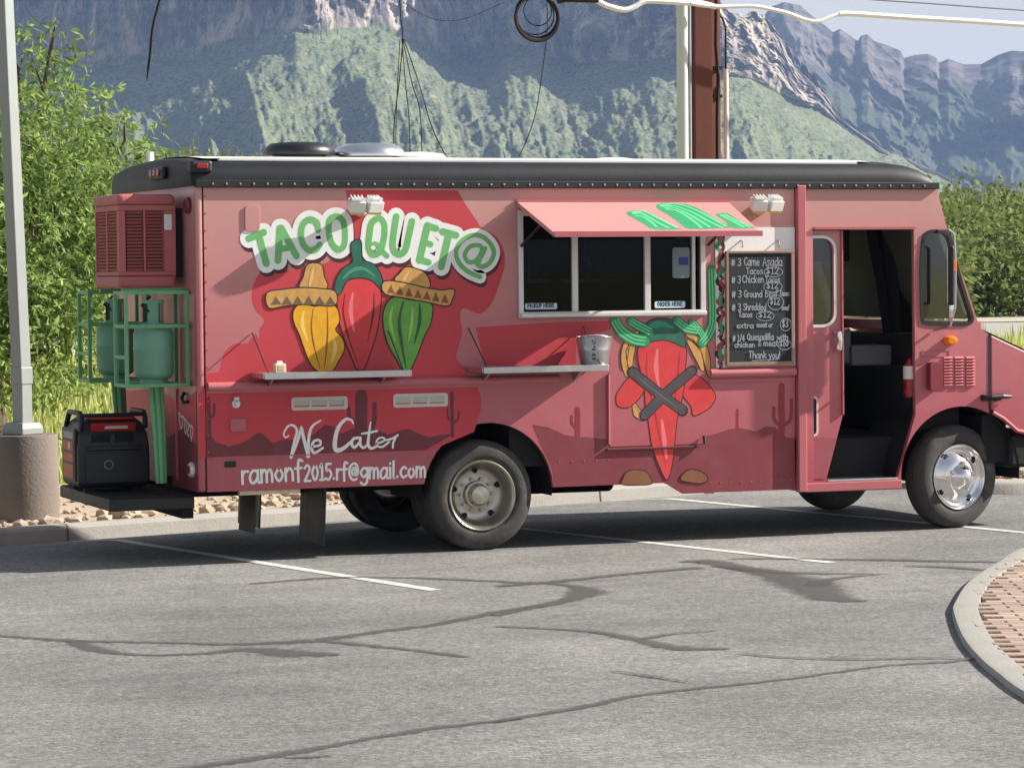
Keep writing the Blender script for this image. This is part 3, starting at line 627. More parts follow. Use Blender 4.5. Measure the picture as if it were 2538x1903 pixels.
# white board backing panel and its hooks
a = S('TG',128,608); b = S('TG',605,452)
WB = MB().box(a[0]-.06,b[0]+.0,-.006,0,a[1]-.88,b[1]).build('menu_backing', pm('white_panel', (238,240,238), .5, var=.03), T)
for hx in (235,485):
    p = S('TG',hx,570); MB().tube([(p[0],-.006,p[1]+.03),(p[0]+.004,-.03,p[1]+.02),(p[0]+.006,-.034,p[1]-.015),(p[0],-.02,p[1]-.02)], .006, 6).build('hook', M_STEEL, T)
# ---- cab details
x, z = S('TH',1390,135); MB().lathe([(0,.05),(-.02,.05),(-.045,.042),(-.055,.03)], (0,0,0), 'Y', 16).build('turn_signal', M_AMB, T, smooth=True, loc=(x,0,z)).scale = (1.15,1,.75)
for cx in (1345,1430,1515):
    a = S('TH',cx,482); b = S('TH',cx+68,252); mb = MB(); n = 10; dz = (b[1]-a[1])/n
    for k in range(n):
        z = a[1]+dz*k; mb.add([(a[0],0,z+dz*.9),(b[0],0,z+dz*.9),(b[0],-.016,z+dz*.25),(a[0],-.016,z+dz*.25),(a[0],0,z+dz*.1),(b[0],0,z+dz*.1)], [(0,1,2,3),(3,2,5,4),(0,3,4),(1,5,2)])
    mb.build('louver_column', M_PINK, T)
a = S('TH',1180,262); b = S('TH',1390,208); MB().plate([(a[0],a[1]),(b[0],a[1]),(b[0],b[1]),(a[0],b[1])], [[(a[0]+.006,a[1]+.006),(b[0]-.006,a[1]+.006),(b[0]-.006,b[1]-.006),(a[0]+.006,b[1]-.006)]], -.004, 0).build('plate_holder', M_PINKD, T)
a = S('TH',1215,512); b = S('TH',1305,298)
MB().plate(rrect(a[0],b[0],a[1],b[1],.02), [], -.07, 0).build('fuel_box', pm('mural_dark_red', (128,44,56), .5, var=.08), T, bevel=.01)
# hood, cowl seam, latch, nose
MB().box(6.404,6.424,-.004,.03,.93,1.515).build('cowl_seam', M_BLKP, T)
hood_side = [(6.426,1.512),(6.426,.93),(6.53,.875),(6.66,.765),(6.74,.745),(7.16,.73),(7.2,.86),(7.19,1.05),(7.12,1.19),(6.95,1.285),(6.73,1.382)]
MB().plate(hood_side[::-1], [], .0, .035).build('hood_side', M_PINK, T, bevel=.01)
MB().plate(hood_side[::-1], [], WD-.035, WD).build('hood_side', M_PINK, T)
hp = [(6.40,1.54),(6.73,1.40),(6.95,1.30),(7.12,1.20),(7.2,1.05),(7.21,.73)]
mb = MB(); ys = [.02,.12,.5,WD/2,WD-.5,WD-.12,WD-.02]; up = [0,.02,.045,.055,.045,.02,0]
mb.add([(x,y,z+u*(1 if z > 1.1 else .1)) for x,z in hp for y,u in zip(ys,up)], [(i*7+k,(i+1)*7+k,(i+1)*7+k+1,i*7+k+1) for i in range(5) for k in range(6)])
mb.build('hood', M_PINK, T, smooth=40)
mb = MB()
for k in range(6): mb.box(7.213,7.235,.45,WD-.45,.78+k*.045,.80+k*.045)
mb.build('grille', M_CHROME, T)
for y in (.24, WD-.24): MB().lathe([(7.20,.1),(7.225,.1),(7.24,.085),(7.25,.03)], (0,y,.93), 'X', 20).build('headlight', M_CHROME, T, smooth=True)
p0 = S('TH',1640,565); p1 = S('TH',1850,560)
mb = MB(); mb.tube([(p0[0],-.03,p0[1]),(6.40,-.045,p0[1]),(6.5,-.045,p1[1]+.005),(p1[0],-.03,p1[1])], [.014,.022,.022,.012], 8); mb.box(p0[0]-.01,p0[0]+.08,-.03,.0,p0[1]-.03,p0[1]+.02); mb.box(6.44,6.5,-.03,0,p1[1]-.03,p1[1]+.02)
mb.build('hood_latch', M_BLKP, T, bevel=.003)
MB().tube([(x,-.0,z) for x,z in [(6.44,.905),(6.54,.852),(6.66,.755),(6.76,.733)]], .018, 8).build('fender_lip', M_PINK, T, smooth=True)
MB().box(6.62,7.28,.04,WD-.04,.46,.715).build('front_bumper', M_UNDER, T, bevel=.03)
MB().box(6.4,6.62,.1,WD-.1,.5,.88).build('front_subframe', M_UNDER, T)
# windscreen
ws = [(5.965,2.6),(6.31,1.64)]
MB().add([(ws[0][0],.08,ws[0][1]),(ws[0][0],WD-.08,ws[0][1]),(ws[1][0],WD-.08,ws[1][1]),(ws[1][0],.08,ws[1][1])], [(0,1,2,3)]).build('windscreen', glass('windscreen_glass', (.2,.25,.22), .1), T)
mb = MB(); mb.bar((5.95,WD-.03,2.65),(6.33,WD-.03,1.58),.06,.05); mb.bar((5.95,.05,2.64),(5.95,WD-.05,2.64),.06,.05); mb.bar((6.33,.05,1.58),(6.33,WD-.05,1.58),.08,.08)
mb.build('windscreen_frame', M_PINK, T)
MB().add([(ws[0][0]-.05,.1,ws[0][1]-.02),(ws[0][0]-.05,WD-.1,ws[0][1]-.02),(ws[1][0]-.05,WD-.1,ws[1][1]),(ws[1][0]-.05,.1,ws[1][1])], [(0,1,2,3)]).build('sun_shade', pm('shade_cloth', (112,122,110), .9, var=.35, scale=4, bump=.6, bscale=5), T)
# mirror on its arms
MI = empty('door_mirror'); MI.parent = T
q = [S('TG',*p, -.22) for p in ((1600,475),(1700,480),(1708,700),(1706,1000),(1690,1125))]
arm = [(S('TG',1590,475)[0],-.01,S('TG',1590,475)[1]),(q[1][0]-.03,-.2,q[1][1]+.01),(q[1][0],-.22,q[1][1]-.02),(q[2][0],-.22,q[2][1]),(q[3][0],-.22,q[3][1]),(q[4][0]-.01,-.2,q[4][1]),(S('TG',1560,1160)[0],-.01,S('TG',1560,1160)[1])]
MB().tube(arm, .011, 8).build('mirror_arm', M_STEEL, MI, smooth=True)
c = S('TG',1668,720,-.2)
m_ = MB().box(-.09,.09,-.025,.025,-.3,.16).build('mirror_head', M_BLKP, MI, bevel=.02, bseg=3); m_.location = (c[0],-.22,c[1]); m_.rotation_euler.z = R(62)
m_ = MB().box(-.08,.08,-.0285,-.0255,-.28,.145).build('mirror_glass', M_CHROME, MI); m_.location = (c[0],-.22,c[1]); m_.rotation_euler.z = R(62+180)
m_ = MB().lathe([(-.03,.02),(-.02,.07),(0,.085),(.012,.085)], (0,0,0), 'Y', 20).build('convex_mirror', M_CHROME, MI, smooth=True); c2 = S('TG',1668,1010,-.2); m_.location = (c2[0],-.22,c2[1]); m_.rotation_euler.z = R(60)
MB().box(c[0]+.0,c[0]+.03,-.262,-.25,c[1]-.04,c[1]+.05).build('mirror_painted_reflection', M_AMB, MI, bevel=.004)  # orange reflection on the mirror, put in as an amber block
# cab interior
mb = MB(); mb.box(5.85,6.3,.25,WD-.06,.75,1.28); mb.box(5.9,6.28,.3,WD-.06,1.28,1.52); mb.build('dashboard', M_DARKIN, T, bevel=.03)
mb = MB(); n = 20; mb.tube([(5.62+.05*math.sin(t)*.5,1.55+.22*math.cos(t),1.36+.2*math.sin(t)) for t in [2*math.pi*k/n for k in range(n+1)]], .016, 6, caps=False); mb.tube([(5.62,1.55,1.36),(5.9,1.55,1.15)], .03, 8); mb.tube([(5.62,1.35,1.36),(5.62,1.75,1.36)], .014, 6)
mb.build('steering_wheel', M_BLKP, T, smooth=True)
mb = MB(); mb.box(4.95,5.42,1.25,1.8,.95,1.1); mb.box(4.86,5.0,1.25,1.8,1.1,1.75); mb.box(5.05,5.3,1.35,1.7,.74,.95); mb.build('driver_seat', M_GREYIN, T, bevel=.04)
mb = MB(); pts = []; CT0 = S('TG',1085,520,.95); CB0 = S('TG',1235,1060,.95); CT1 = S('TG',1480,900,.95)[0]
cols = 18
for i in range(cols+1):
    u = i/cols; x0, x1 = CT0[0]+(CT1-CT0[0])*u, CB0[0]+(CT1-CB0[0])*u; yy = .95+.04*math.sin(u*26); pts += [(x0,yy,2.42),(.5*(x0+x1)+.02*(1-u),yy+.02,1.9),(x1,yy,1.36)]
mb.add(pts, [(i*3+k,(i+1)*3+k,(i+1)*3+k+1,i*3+k+1) for i in range(cols) for k in range(2)]); mb.build('cab_curtain', M_DARKIN, T, smooth=60)
MB().box(5.3,5.72,1.0,1.03,2.1,2.38).build('sun_visor', M_DARKIN, T, bevel=.01)
mb = MB(); mb.box(5.42,5.78,.42,.72,1.28,1.44); mb.box(5.36,5.44,.46,.6,1.3,1.56); mb.build('dash_papers', pm('paper_grey', (88,92,98), .8, var=.15, scale=8), T, bevel=.02)
MB().box(4.76,4.78,.9,WD-.05,.7,2.6).build('cab_partition', M_DARKIN, T)
MB().plate([(4.8,.75),(6.36,.75),(6.30,1.6),(6.0,2.33),(4.8,2.33)], [FW_], WD-.06, WD-.045).build('cab_lining', M_DARKIN, T)
MB().box(4.8,6.0,.06,WD-.06,2.36,2.4).build('headliner', M_DARKIN, T)
MB().box(4.8,5.72,.1,.9,2.353,2.36).build('headliner', M_DARKIN, T)
a = S('TH',1042,570,.1); b = S('TH',1112,270,.1); cx = (a[0]+b[0])/2+.02
E_ = MB().lathe([(a[1],.045),(a[1]+.01,.055),(b[1]-.07,.055),(b[1]-.03,.035),(b[1],.02)], (cx,.1,0), 'Z', 18).build('fire_extinguisher', M_LENS, T, smooth=True)
MB().lathe([(b[1]-.16,.0565),(b[1]-.06,.0565)], (cx,.1,0), 'Z', 18, closed=False).build('extinguisher_label', M_WHITE, E_)
# ---- wheels
def tyre(mb, y0, y1, c):
    w_ = y1-y0; prof = [(y0+.02,.258),(y0+.005,.275),(y0,.30),(y0+.004,.345),(y0+.02,.385),(y0+.045,.402),(y0+.07,.405)]
    prof += [(y0+w_*.38,.407),(y0+w_*.39,.398),(y0+w_*.43,.398),(y0+w_*.44,.407),(y0+w_*.56,.407),(y0+w_*.57,.398),(y0+w_*.61,.398),(y0+w_*.62,.407)]
    prof += [(y1-.07,.405),(y1-.045,.402),(y1-.02,.385),(y1-.004,.345),(y1,.30),(y1-.005,.275),(y1-.02,.258)]
    mb.lathe(prof, c, 'Y', 56, closed=False); return mb
def rear_wheel(x, ysgn):
    w_ = empty('wheel'); w_.parent = T; w_.location = (x, .03 if ysgn > 0 else WD-.03, WR); w_.scale = (1, ysgn, 1)
    tyre(MB(), 0, .235, (0,0,0)).build('tyre', M_RUB, w_, smooth=40); tyre(MB(), .27, .50, (0,0,0)).build('tyre', M_RUB, w_, smooth=40)
    rm = MB().lathe([(.03,.262),(.008,.262),(.0,.254),(.006,.246),(.02,.238),(.05,.228),(.11,.212),(.135,.19),(.15,.165),(.145,.13),(.142,.10)], (0,0,0), 'Y', 48, closed=False).build('rim', M_RIM, w_, smooth=50)
    MB().lathe([(.141,.101),(.138,.1),(.10,.098),(.095,.085),(.06,.07),(.045,.066),(.04,.05),(.038,.0)], (0,0,0), 'Y', 32, closed=False).build('hub', M_RIM, w_, smooth=40)
    mb = MB()
    for k in range(10):
        a_ = 2*math.pi*k/10; mb.lathe([(.142,.014),(.112,.013),(.108,.006)], (.122*math.cos(a_),0,.122*math.sin(a_)), 'Y', 6)
    mb.build('lug_nuts', M_STEEL, w_)['kind'] = 'stuff'
    for k in range(5):
        a_ = 2*math.pi*(k+.3)/5; h = MB().lathe([(.003,.03),(0,.03)], (0,0,0), 'Y', 14).build('hand_hole', M_UNDER, w_, loc=(.186*math.cos(a_),.128,.186*math.sin(a_))); h.scale = (1,1,.75); h.rotation_euler.y = -a_
def front_wheel(ysgn):
    w_ = empty('wheel'); w_.parent = T; w_.location = (XW, .16 if ysgn > 0 else WD-.16, WR); w_.scale = (1, ysgn, 1); w_.rotation_euler.z = R(10)
    tyre(MB(), -.11, .11, (0,0,0)).build('tyre', M_RUB, w_, smooth=40)
    MB().lathe([(-.08,.262),(-.104,.262),(-.112,.255),(-.106,.246),(-.09,.24),(-.07,.225),(-.065,.21),(-.085,.185),(-.11,.15),(-.125,.125),(-.128,.10)], (0,0,0), 'Y', 48, closed=False).build('rim', M_CHROME, w_, smooth=50)
    MB().lathe([(-.12,.101),(-.135,.098),(-.145,.085),(-.18,.07),(-.2,.05),(-.205,.0)], (0,0,0), 'Y', 32, closed=False).build('hub', M_CHROME, w_, smooth=40)
    mb = MB()
    for k in range(5):
        a_ = 2*math.pi*(k+.2)/5; mb.lathe([(-.125,.018),(-.15,.017),(-.158,.008)], (.105*math.cos(a_),0,.105*math.sin(a_)), 'Y', 8)
    mb.build('lug_nuts', M_CHROME, w_, smooth=30)['kind'] = 'stuff'
    for k in range(4):
        a_ = 2*math.pi*(k+.4)/4; h = MB().lathe([(.003,.026),(0,.026)], (0,0,0), 'Y', 14).build('hand_hole', M_UNDER, w_, loc=(.195*math.cos(a_),-.084,.195*math.sin(a_))); h.scale = (1,1,.75); h.rotation_euler.y = -a_
rear_wheel(XR, 1); rear_wheel(XR, -1); front_wheel(1); front_wheel(-1)
# wheel wells, chassis
for cx, cz, r, x0 in ((2.19,.43,.515,0),(6.16,.42,.545,0)):
    pts = arcpts(cx, cz, r, 185, -5, 20)
    for y0, y1 in ((.036,.72),(WD-.72,WD-.036)):
        mb = MB()
        mb.add([(x,y,z) for x,z in pts for y in (y0,y1)], [(2*i,2*i+1,2*i+3,2*i+2) for i in range(20)])
        yy = y1 if y0 < 1 else y0; mb.add([(x,yy,z) for x,z in pts], [tuple(range(21))])
        mb.build('wheel_well', M_UNDER, T)
mb = MB()
for y in (.72, WD-.80): mb.box(-.05,6.7,y,y+.08,.42,.58)
for x in (.25,1.2,3.3,4.4,5.4): mb.box(x,x+.08,.72,WD-.72,.44,.55)
mb.box(.05,1.62,.08,WD-.08,.515,.555); mb.box(2.75,4.7,.08,WD-.08,.46,.555)
mb.build('chassis', M_UNDER, T)
mb = MB(); mb.tube([(XR,.1,WR),(XR,WD-.1,WR)], .06, 12); mb.lathe([(-.2,.06),(-.1,.17),(.1,.17),(.2,.06)], (XR,WD/2,WR), 'Y', 18); mb.tube([(XW,.2,WR-.04),(XW,WD-.2,WR-.04)], .045, 10); mb.tube([(XR,WD/2,WR),(5.0,WD/2,.5)], .045, 10)
mb.build('axles', M_UNDER, T, smooth=40)
mb = MB(); mb.lathe([(2.9,.0),(2.9,.16),(3.9,.16),(3.9,0)], (0,1.75,.42), 'X', 20); mb.build('fuel_tank', M_UNDER, T, smooth=40)
for x, y0, y1, z0 in ((.93,.06,.64,.085),(.43,.12,.5,.19),(.93,WD-.64,WD-.06,.085)):
    mb = MB(); mb.add([(x,y0,z0),(x,y1,z0),(x+.02,y1,.5),(x+.02,y0,.5),(x+.012,y0,z0),(x+.012,y1,z0),(x+.032,y1,.5),(x+.032,y0,.5)], [(0,1,2,3),(7,6,5,4),(0,4,5,1),(1,5,6,2),(2,6,7,3),(3,7,4,0)]); mb.build('mud_flap', M_BLKP, T)
MB().box(.3,.75,.02,.06,.475,.505).build('rear_step', pm('worn_cream', (206,190,160), .8, var=.3, scale=20), T)
# ---- rear end: cooler, gas racks, bumper deck, lamps
AC = empty('evaporative_cooler'); AC.parent = T
M_AC = pm('cooler_pink', (176,96,98), .6, var=.1, scale=5, dirt=.3, dirtcol=(150,96,90))
acx0, acx1, acy0, acy1, acz0, acz1 = -.485,-.07,.28,1.02,1.95,2.615
mb = MB(); mb.box(acx0+.02,acx1,acy0+.02,acy1-.02,acz0+.05,acz1-.05); mb.build('cabinet', M_AC, AC)
MB().box(acx0-.004,acx1,acy0-.004,acy1+.004,acz1-.085,acz1).build('top_lid', M_AC, AC, bevel=.035, bseg=3)
MB().box(acx0-.002,acx1,acy0-.002,acy1+.002,acz0,acz0+.09).build('water_pan', M_AC, AC, bevel=.03, bseg=3)
lo, hi = acz0+.12, acz1-.12
def louv(name, axis):
    mb = MB(); n = 18
    for k in range(n):
        z = lo+(hi-lo)*k/n; dz = (hi-lo)/n
        if axis == 'Y':
            for a, b in ((acx0+.06,acx0+.175),(acx0+.2,acx0+.315)): mb.add([(a,acy0+.019,z),(b,acy0+.019,z),(b,acy0+.002,z+dz*.75),(a,acy0+.002,z+dz*.75)], [(0,1,2,3)]); 
        else:
            for a, b in ((acy0+.07,acy0+.34),(acy0+.38,acy0+.66)): mb.add([(acx0+.019,a,z),(acx0+.019,b,z),(acx0+.002,b,z+dz*.75),(acx0+.002,a,z+dz*.75)], [(0,1,2,3)])
    return mb.build(name, M_AC, AC)
louv('louver_grille','Y'); louv('louver_grille','X')
mb = MB(); mb.box(acx0+.055,acx0+.32,acy0+.0185,acy0+.0199,lo,hi); mb.build('louver_painted_shade', M_UNDER, AC)  # black sheets behind the slats paint in the shade between them
mb = MB(); mb.box(acx0+.018,acx0+.0199,acy0+.065,acy0+.665,lo,hi); mb.build('louver_painted_shade', M_UNDER, AC)
mb = MB(); mb.box(acx0,acx1,acy0+.001,acy0+.03,lo-.03,lo-.006); mb.box(acx0+.0,acx0+.05,acy0+.001,acy0+.03,lo-.005,hi); mb.box(acx0+.33,acx1,acy0+.001,acy0+.03,lo-.005,hi); mb.box(acx0,acx1,acy0+.001,acy0+.03,hi+.001,hi+.04); mb.box(acx0+.18,acx0+.196,acy0+.001,acy0+.03,lo-.005,hi)
mb.box(acx0+.001,acx0+.03,acy0+.031,acy1-.03,lo-.03,lo-.006); mb.box(acx0+.001,acx0+.03,acy0+.031,acy1-.03,hi+.001,hi+.04); mb.box(acx0+.001,acx0+.03,acy0+.031,acy0+.06,lo-.005,hi); mb.box(acx0+.001,acx0+.03,acy0+.345,acy0+.375,lo-.005,hi); mb.box(acx0+.001,acx0+.03,acy1-.06,acy1-.03,lo-.005,hi)
mb.build('grille_frame', M_AC, AC, bevel=.003)
MB().plate(rrect(acx0+.33,acx0+.385,2.36,2.47,.008), [], acy0-.004, acy0).build('rating_label', pm('label_white', (222,222,220), .6), AC)
MB().box(acx1,.0,acy0+.08,acy1-.08,acz0+.08,acz1-.1).build('duct', M_DARKIN, AC)
mb = MB(); mb.box(-.46,0,.3,.34,1.915,1.945); mb.box(-.46,0,.95,.99,1.915,1.945); mb.build('cooler_bracket', M_GREEN, T)
def rack(y0, y1):
    r = empty('gas_bottle_rack'); r.parent = T; x0, x1, z0, z1, t = -.47,-.03,1.25,1.93,.026; mb = MB()
    for x in (x0,x1):
        for y in (y0,y1): mb.box(x-t/2,x+t/2,y-t/2,y+t/2,z0,z1)
    for z in (z0+t/2, z1-t/2, (z0+z1)/2+.09):
        for y in (y0,y1): mb.box(x0+t/2,x1-t/2,y-t/2+.001,y+t/2-.001,z-t/2,z+t/2)
        for x in (x0,x1): mb.box(x-t/2+.001,x+t/2-.001,y0+t/2,y1-t/2,z-t/2,z+t/2)
    for x in (x0,): mb.box(x-t/2+.001,x+t/2-.001,y0+t/2,y1-t/2,z0+.2,z0+.2+t)
    mb.build('rack_frame', M_GREEN, r, bevel=.003)
    mb = MB()
    for x in np.linspace(x0+.05,x1-.05,5): mb.box(x-.02,x+.02,y0,y1,z0+.002,z0+.012)
    mb.build('rack_base', M_GREEN, r)
    mb = MB(); cx, cy = -.22, (y0+y1)/2
    for k, (dx, dy) in enumerate(((-.034,0),(0,-.022),(.034,0),(0,.022))): mb.tube([(cx+dx,cy+dy,z0),(cx+dx*.85+.02,cy+dy,.9),(cx+dx*.7+.03,cy+dy,.56)], [.021,.019,.016], 10)
    mb.build('rack_stand', M_GREEN, r, smooth=True)
rack(.16,.47); rack(1.26,1.58)
BD_ = empty('rear_deck'); BD_.parent = T
MB().box(-.62,.0,.12,1.66,.385,.472).build('deck_frame', M_BLKP, BD_, bevel=.012)
mb = MB()
for i in range(8): mb.box(-.61,-.005,.14+i*.19,.14+i*.19+.15,.4725,.479)
mb.build('deck_tread', M_UNDER, BD_)
MB().bar((-.03,.2,.36),(-.03,1.6,.36),.08,.1).build('tow_beam', M_UNDER, BD_)
a = S('TB',945,1130); 
for yy in (.16,): 
    MB().lathe([(0,.055),(-.015,.055),(-.03,.045)], (0,yy,.66), 'X', 18).build('tail_light_ring', M_ALU, T, smooth=True).scale = (1,1,1)
    MB().lathe([(-.02,.04),(-.034,.03)], (0,yy,.66), 'X', 16).build('tail_light', M_LENS, T, smooth=True)
MB().lathe([(0,.06),(-.02,.06),(-.035,.045)], (0,.17,2.53), 'X', 18).build('tail_light', pm('dull_red_lens', (110,42,44), .35), T, smooth=True)
MB().box(-.012,.0,.55,.58,.56,1.22).build('rear_hinge', M_PINKD, T)
MB().tube([(-.004,.35,1.2),(-.03,.33,1.16),(-.03,.27,1.13),(-.004,.24,1.14)], .012, 8).build('grab_handle', M_BLKP, T, smooth=True)
# roof corner marker lamps
for (x, y) in ((.05,-.028),):
    MB().box(x-.09,x+.07,-.03,.08,2.752,2.842).build('marker_housing', M_BLKP, ROOF, bevel=.02); MB().box(x-.05,x+.035,-.044,-.029,2.782,2.82).build('marker_lens', M_LENS, ROOF, bevel=.008)
MB().box(-.075,-.03,.62,1.02,2.735,2.825).build('marker_housing', M_BLKP, ROOF, bevel=.02)
for k in range(3): MB().box(-.088,-.074,.68+.1*k,.75+.1*k,2.757,2.803).build('marker_lens', M_LENS, ROOF, bevel=.005)
# roof vents
V1 = MB().lathe([(2.895,.2),(2.93,.2),(2.932,.27),(2.95,.275),(2.985,.262),(3.02,.22),(3.03,.12),(3.032,0)], (1.145,1.2,0), 'Z', 36).build('mushroom_vent', pm('vent_black', (34,35,40), .35, var=.1), ROOF, smooth=40)
MB().lathe([(2.89,.17),(2.93,.17)], (1.145,1.2,0), 'Z', 24).build('vent_collar', M_WHITE, V1, smooth=True)
V2 = MB().lathe([(2.925,.278),(2.945,.28),(2.985,.255),(3.02,.19),(3.028,.06),(3.03,0)], (1.70,1.2,0), 'Z', 36).build('chrome_vent', pm('vent_aluminium', (225,228,232), .22, .95, var=.05), ROOF, smooth=40)
MB().lathe([(2.89,.22),(2.927,.22)], (1.70,1.2,0), 'Z', 24).build('vent_collar', M_CREAM, V2, smooth=True)
MB().lathe([(2.89,.24),(2.92,.235),(2.945,.2),(2.958,.1),(2.96,0)], (2.06,1.15,0), 'Z', 28).build('roof_hatch_dome', M_WHITE, ROOF, smooth=40)
MB().lathe([(2.89,.2),(2.915,.19),(2.928,.1),(2.93,0)], (3.72,1.2,0), 'Z', 28).build('roof_hatch_dome', M_WHITE, ROOF, smooth=40)
MB().tube([(.12,1.7,2.87),(.12,1.7,2.97)], .03, 10).build('roof_pipe', M_WHITE, ROOF, smooth=True)
# ================================================================== PAINTED MURAL AND LETTERING (thin paint films on the truck's skin)
MU = empty('mural'); MU.parent = T
def pc(name, rgb, var=.08, scale=5): return pm('paint_'+name, rgb, .5, var=var*1.5, scale=scale*1.6, dirt=.14, dirtcol=(170,130,124), bump=.25, bscale=2.6)
P_RED, P_HILL, P_DARK = M_RED, pc('hill_red', (112,44,54)), pc('cactus_red', (104,40,50))
P_BLK, P_WHT = pc('outline_black', (22,20,22)), pc('letter_white', (238,242,238), .03)
P_GRN, P_GRN2, P_LGRN = pc('letter_green', (112,186,112), .14, 9), pc('leaf_green', (42,150,98), .15), pc('pale_green', (110,214,150), .1)
P_DGRN = pc('cap_green', (34,104,82), .25, 12); P_TAN = pc('straw', (206,156,84), .2, 14); P_BRN = pc('straw_brown', (132,84,52), .15)
P_YEL = pc('pepper_yellow', (240,172,24), .15, 12); P_PEP = pc('pepper_red', (214,58,62), .12, 8); P_GPEP = pc('pepper_green', (104,168,66), .25, 9)
P_GREY = pc('sash_grey', (74,70,74), .15, 12); P_MAR = pc('shadow_maroon', (74,22,34), .1); P_PLT = pc('pink_highlight', (236,120,122), .1)
lay = [.0004]
def up(step=.00012): lay[0] += step; return -lay[0]
def shape(name, pts, mat, t=None, closed_smooth=0, parent=None, d=0.0):
    p = SS(t, pts) if t else pts
    if closed_smooth: p = smooth2(p, closed=True, k=closed_smooth)
    return MB().sheet(ccw(p), up()-d).build(name, mat, parent or MU)
class Strokes:
    def __init__(s): s.mb = MB()
    def add(s, t, pts, w, closed=False, sm=5, d=0.0, off=(0,0)):
        p = SS(t, pts) if t else list(pts); p = [(x+off[0], z+off[1]) for x,z in p]
        if sm and len(p) > 2: p = smooth2(p, closed, sm)
        n = len(p)
        if isinstance(w, (list,tuple)):
            ws = []
            for i in range(n): u = i/(n-1)*(len(w)-1); j = min(int(u), len(w)-2); ws.append(w[j]+(w[j+1]-w[j])*(u-j))
        else: ws = w
        s.mb.ribbon(p, ws, up(.00003)-d, closed=closed); return s
    def build(s, name, mat, parent=None): return s.mb.build(name, mat, parent or MU)

# red cloud behind lettering and over the lower rear quarter
cl = SS('TC', [(880,95),(1700,95),(1725,140),(1770,215),(1835,310),(1880,370),(1990,440),(2040,540),(2045,650),(2005,790),(1950,925),(1860,1000),(1745,960),(1720,1030),(1735,1120),(1712,1235),(1690,1330),(1760,1395),(1790,1440)])
cl += SS('TD', [(1600,40),(1690,110),(1742,215),(1748,300),(1725,390),(1700,470)])+[(1.72,.745)]+[(.06,.745)]
cl += SS('TB', [(1095,390),(1150,345),(1225,330),(1255,215),(1330,145),(1420,140),(1470,75)])+SS('TC',[(245,1190),(250,1110),(282,1045),(212,965),(190,850),(240,710),(330,690),(700,640),(860,500),(900,300),(890,180)])
cl = smooth2(cl[1:25], k=4)+cl[25:27]+smooth2(cl[27:]+[cl[0]], k=4)
shape('red_cloud', [(max(x,.06),z) for x,z in cl], P_RED)
shape('red_panel', [(130,1165),(380,1148),(820,1122),(1240,1112),(1240,1180),(1180,1200),(960,1260),(950,1480),(205,1480)], P_RED, 'TE')
# hills
h = SS('CT', [(-420,520),(-330,330),(-270,320),(-200,420),(-60,470),(60,440),(150,400),(250,322),(300,322),(430,432),(560,390),(700,400),(860,345),(1000,232),(1080,245),(1180,330),(1300,270),(1580,290),(1700,342),(1830,290),(1920,276),(2050,340),(2150,370),(2260,340),(2420,330)])
h = [(max(x,.06),z) for x,z in h]; h += [(1.70,.755),(.06,.755)]
shape('skirt_paint', [(.06,.512),(1.68,.512),(1.70,.742),(.06,.742)], pc('skirt_pink', (172,88,96)))
shape('hill_silhouette', h, P_HILL)
h2 = SS('TD', [(1965,478),(2100,420),(2212,440)])+SS('TF', [(0,1030),(90,1042),(230,1052),(400,1070),(480,1060),(640,1012),(720,1022),(1180,1042),(1260,1030),(1400,982),(1480,968),(1560,980),(1640,1002),(1720,955),(1800,962),(1850,1002),(1900,1050),(1985,1058)])
h2 = [(x, z) for x, z in h2]; h2[0] = (2.62,.73)
shape('hill_silhouette', [(4.70,.80)]+[(4.70,ZF+.005),(3.77,ZF+.005),(3.65,.438),(3.60,.453),(2.71,.453),(2.70,.55),(2.68,.62)]+h2, pc('hill_mid_red', (128,52,62)))
shape('hill_silhouette', SS('TH',[(355,868),(530,880),(480,1050),(430,1186),(355,1186)], .05), pc('door_low', (150,76,86)), d=-.05)
# saguaro silhouettes
def cactus(t, parts, mat, w=1):
    s = Strokes()
    for pts, wd in parts: s.add(t, pts, PX(t, wd))
    s.build('cactus_silhouette', mat)
P_MIDC = pc('cactus_mid', (142,42,54))
cactus('TF', [([(1857,615),(1855,800),(1858,1010)],66),([(1790,800),(1790,880),(1820,930),(1856,945)],36),([(1940,730),(1938,860),(1915,920),(1870,945)],34)], P_MIDC)
cactus('TF', [([(1478,815),(1478,975)],24)], P_MIDC); cactus('TF', [([(108,810),(110,1045)],46),([(58,870),(62,930),(100,975)],22)], P_MIDC)
cactus('TD', [([(927,225),(926,350),(925,500)],88),([(1018,280),(1015,400),(985,460),(930,480)],32),([(842,310),(845,360),(880,400)],26)], P_DARK)
cactus('TD', [([(1547,205),(1549,350),(1552,495)],26),([(1518,310),(1522,370),(1548,400)],14),([(1595,335),(1590,380),(1555,415)],14)], P_DARK)
cactus('TB', [([(1150,520),(1156,640),(1158,790)],26),([(1112,575),(1118,630),(1150,655)],16),([(1192,560),(1188,625),(1160,655)],16)], P_DARK)
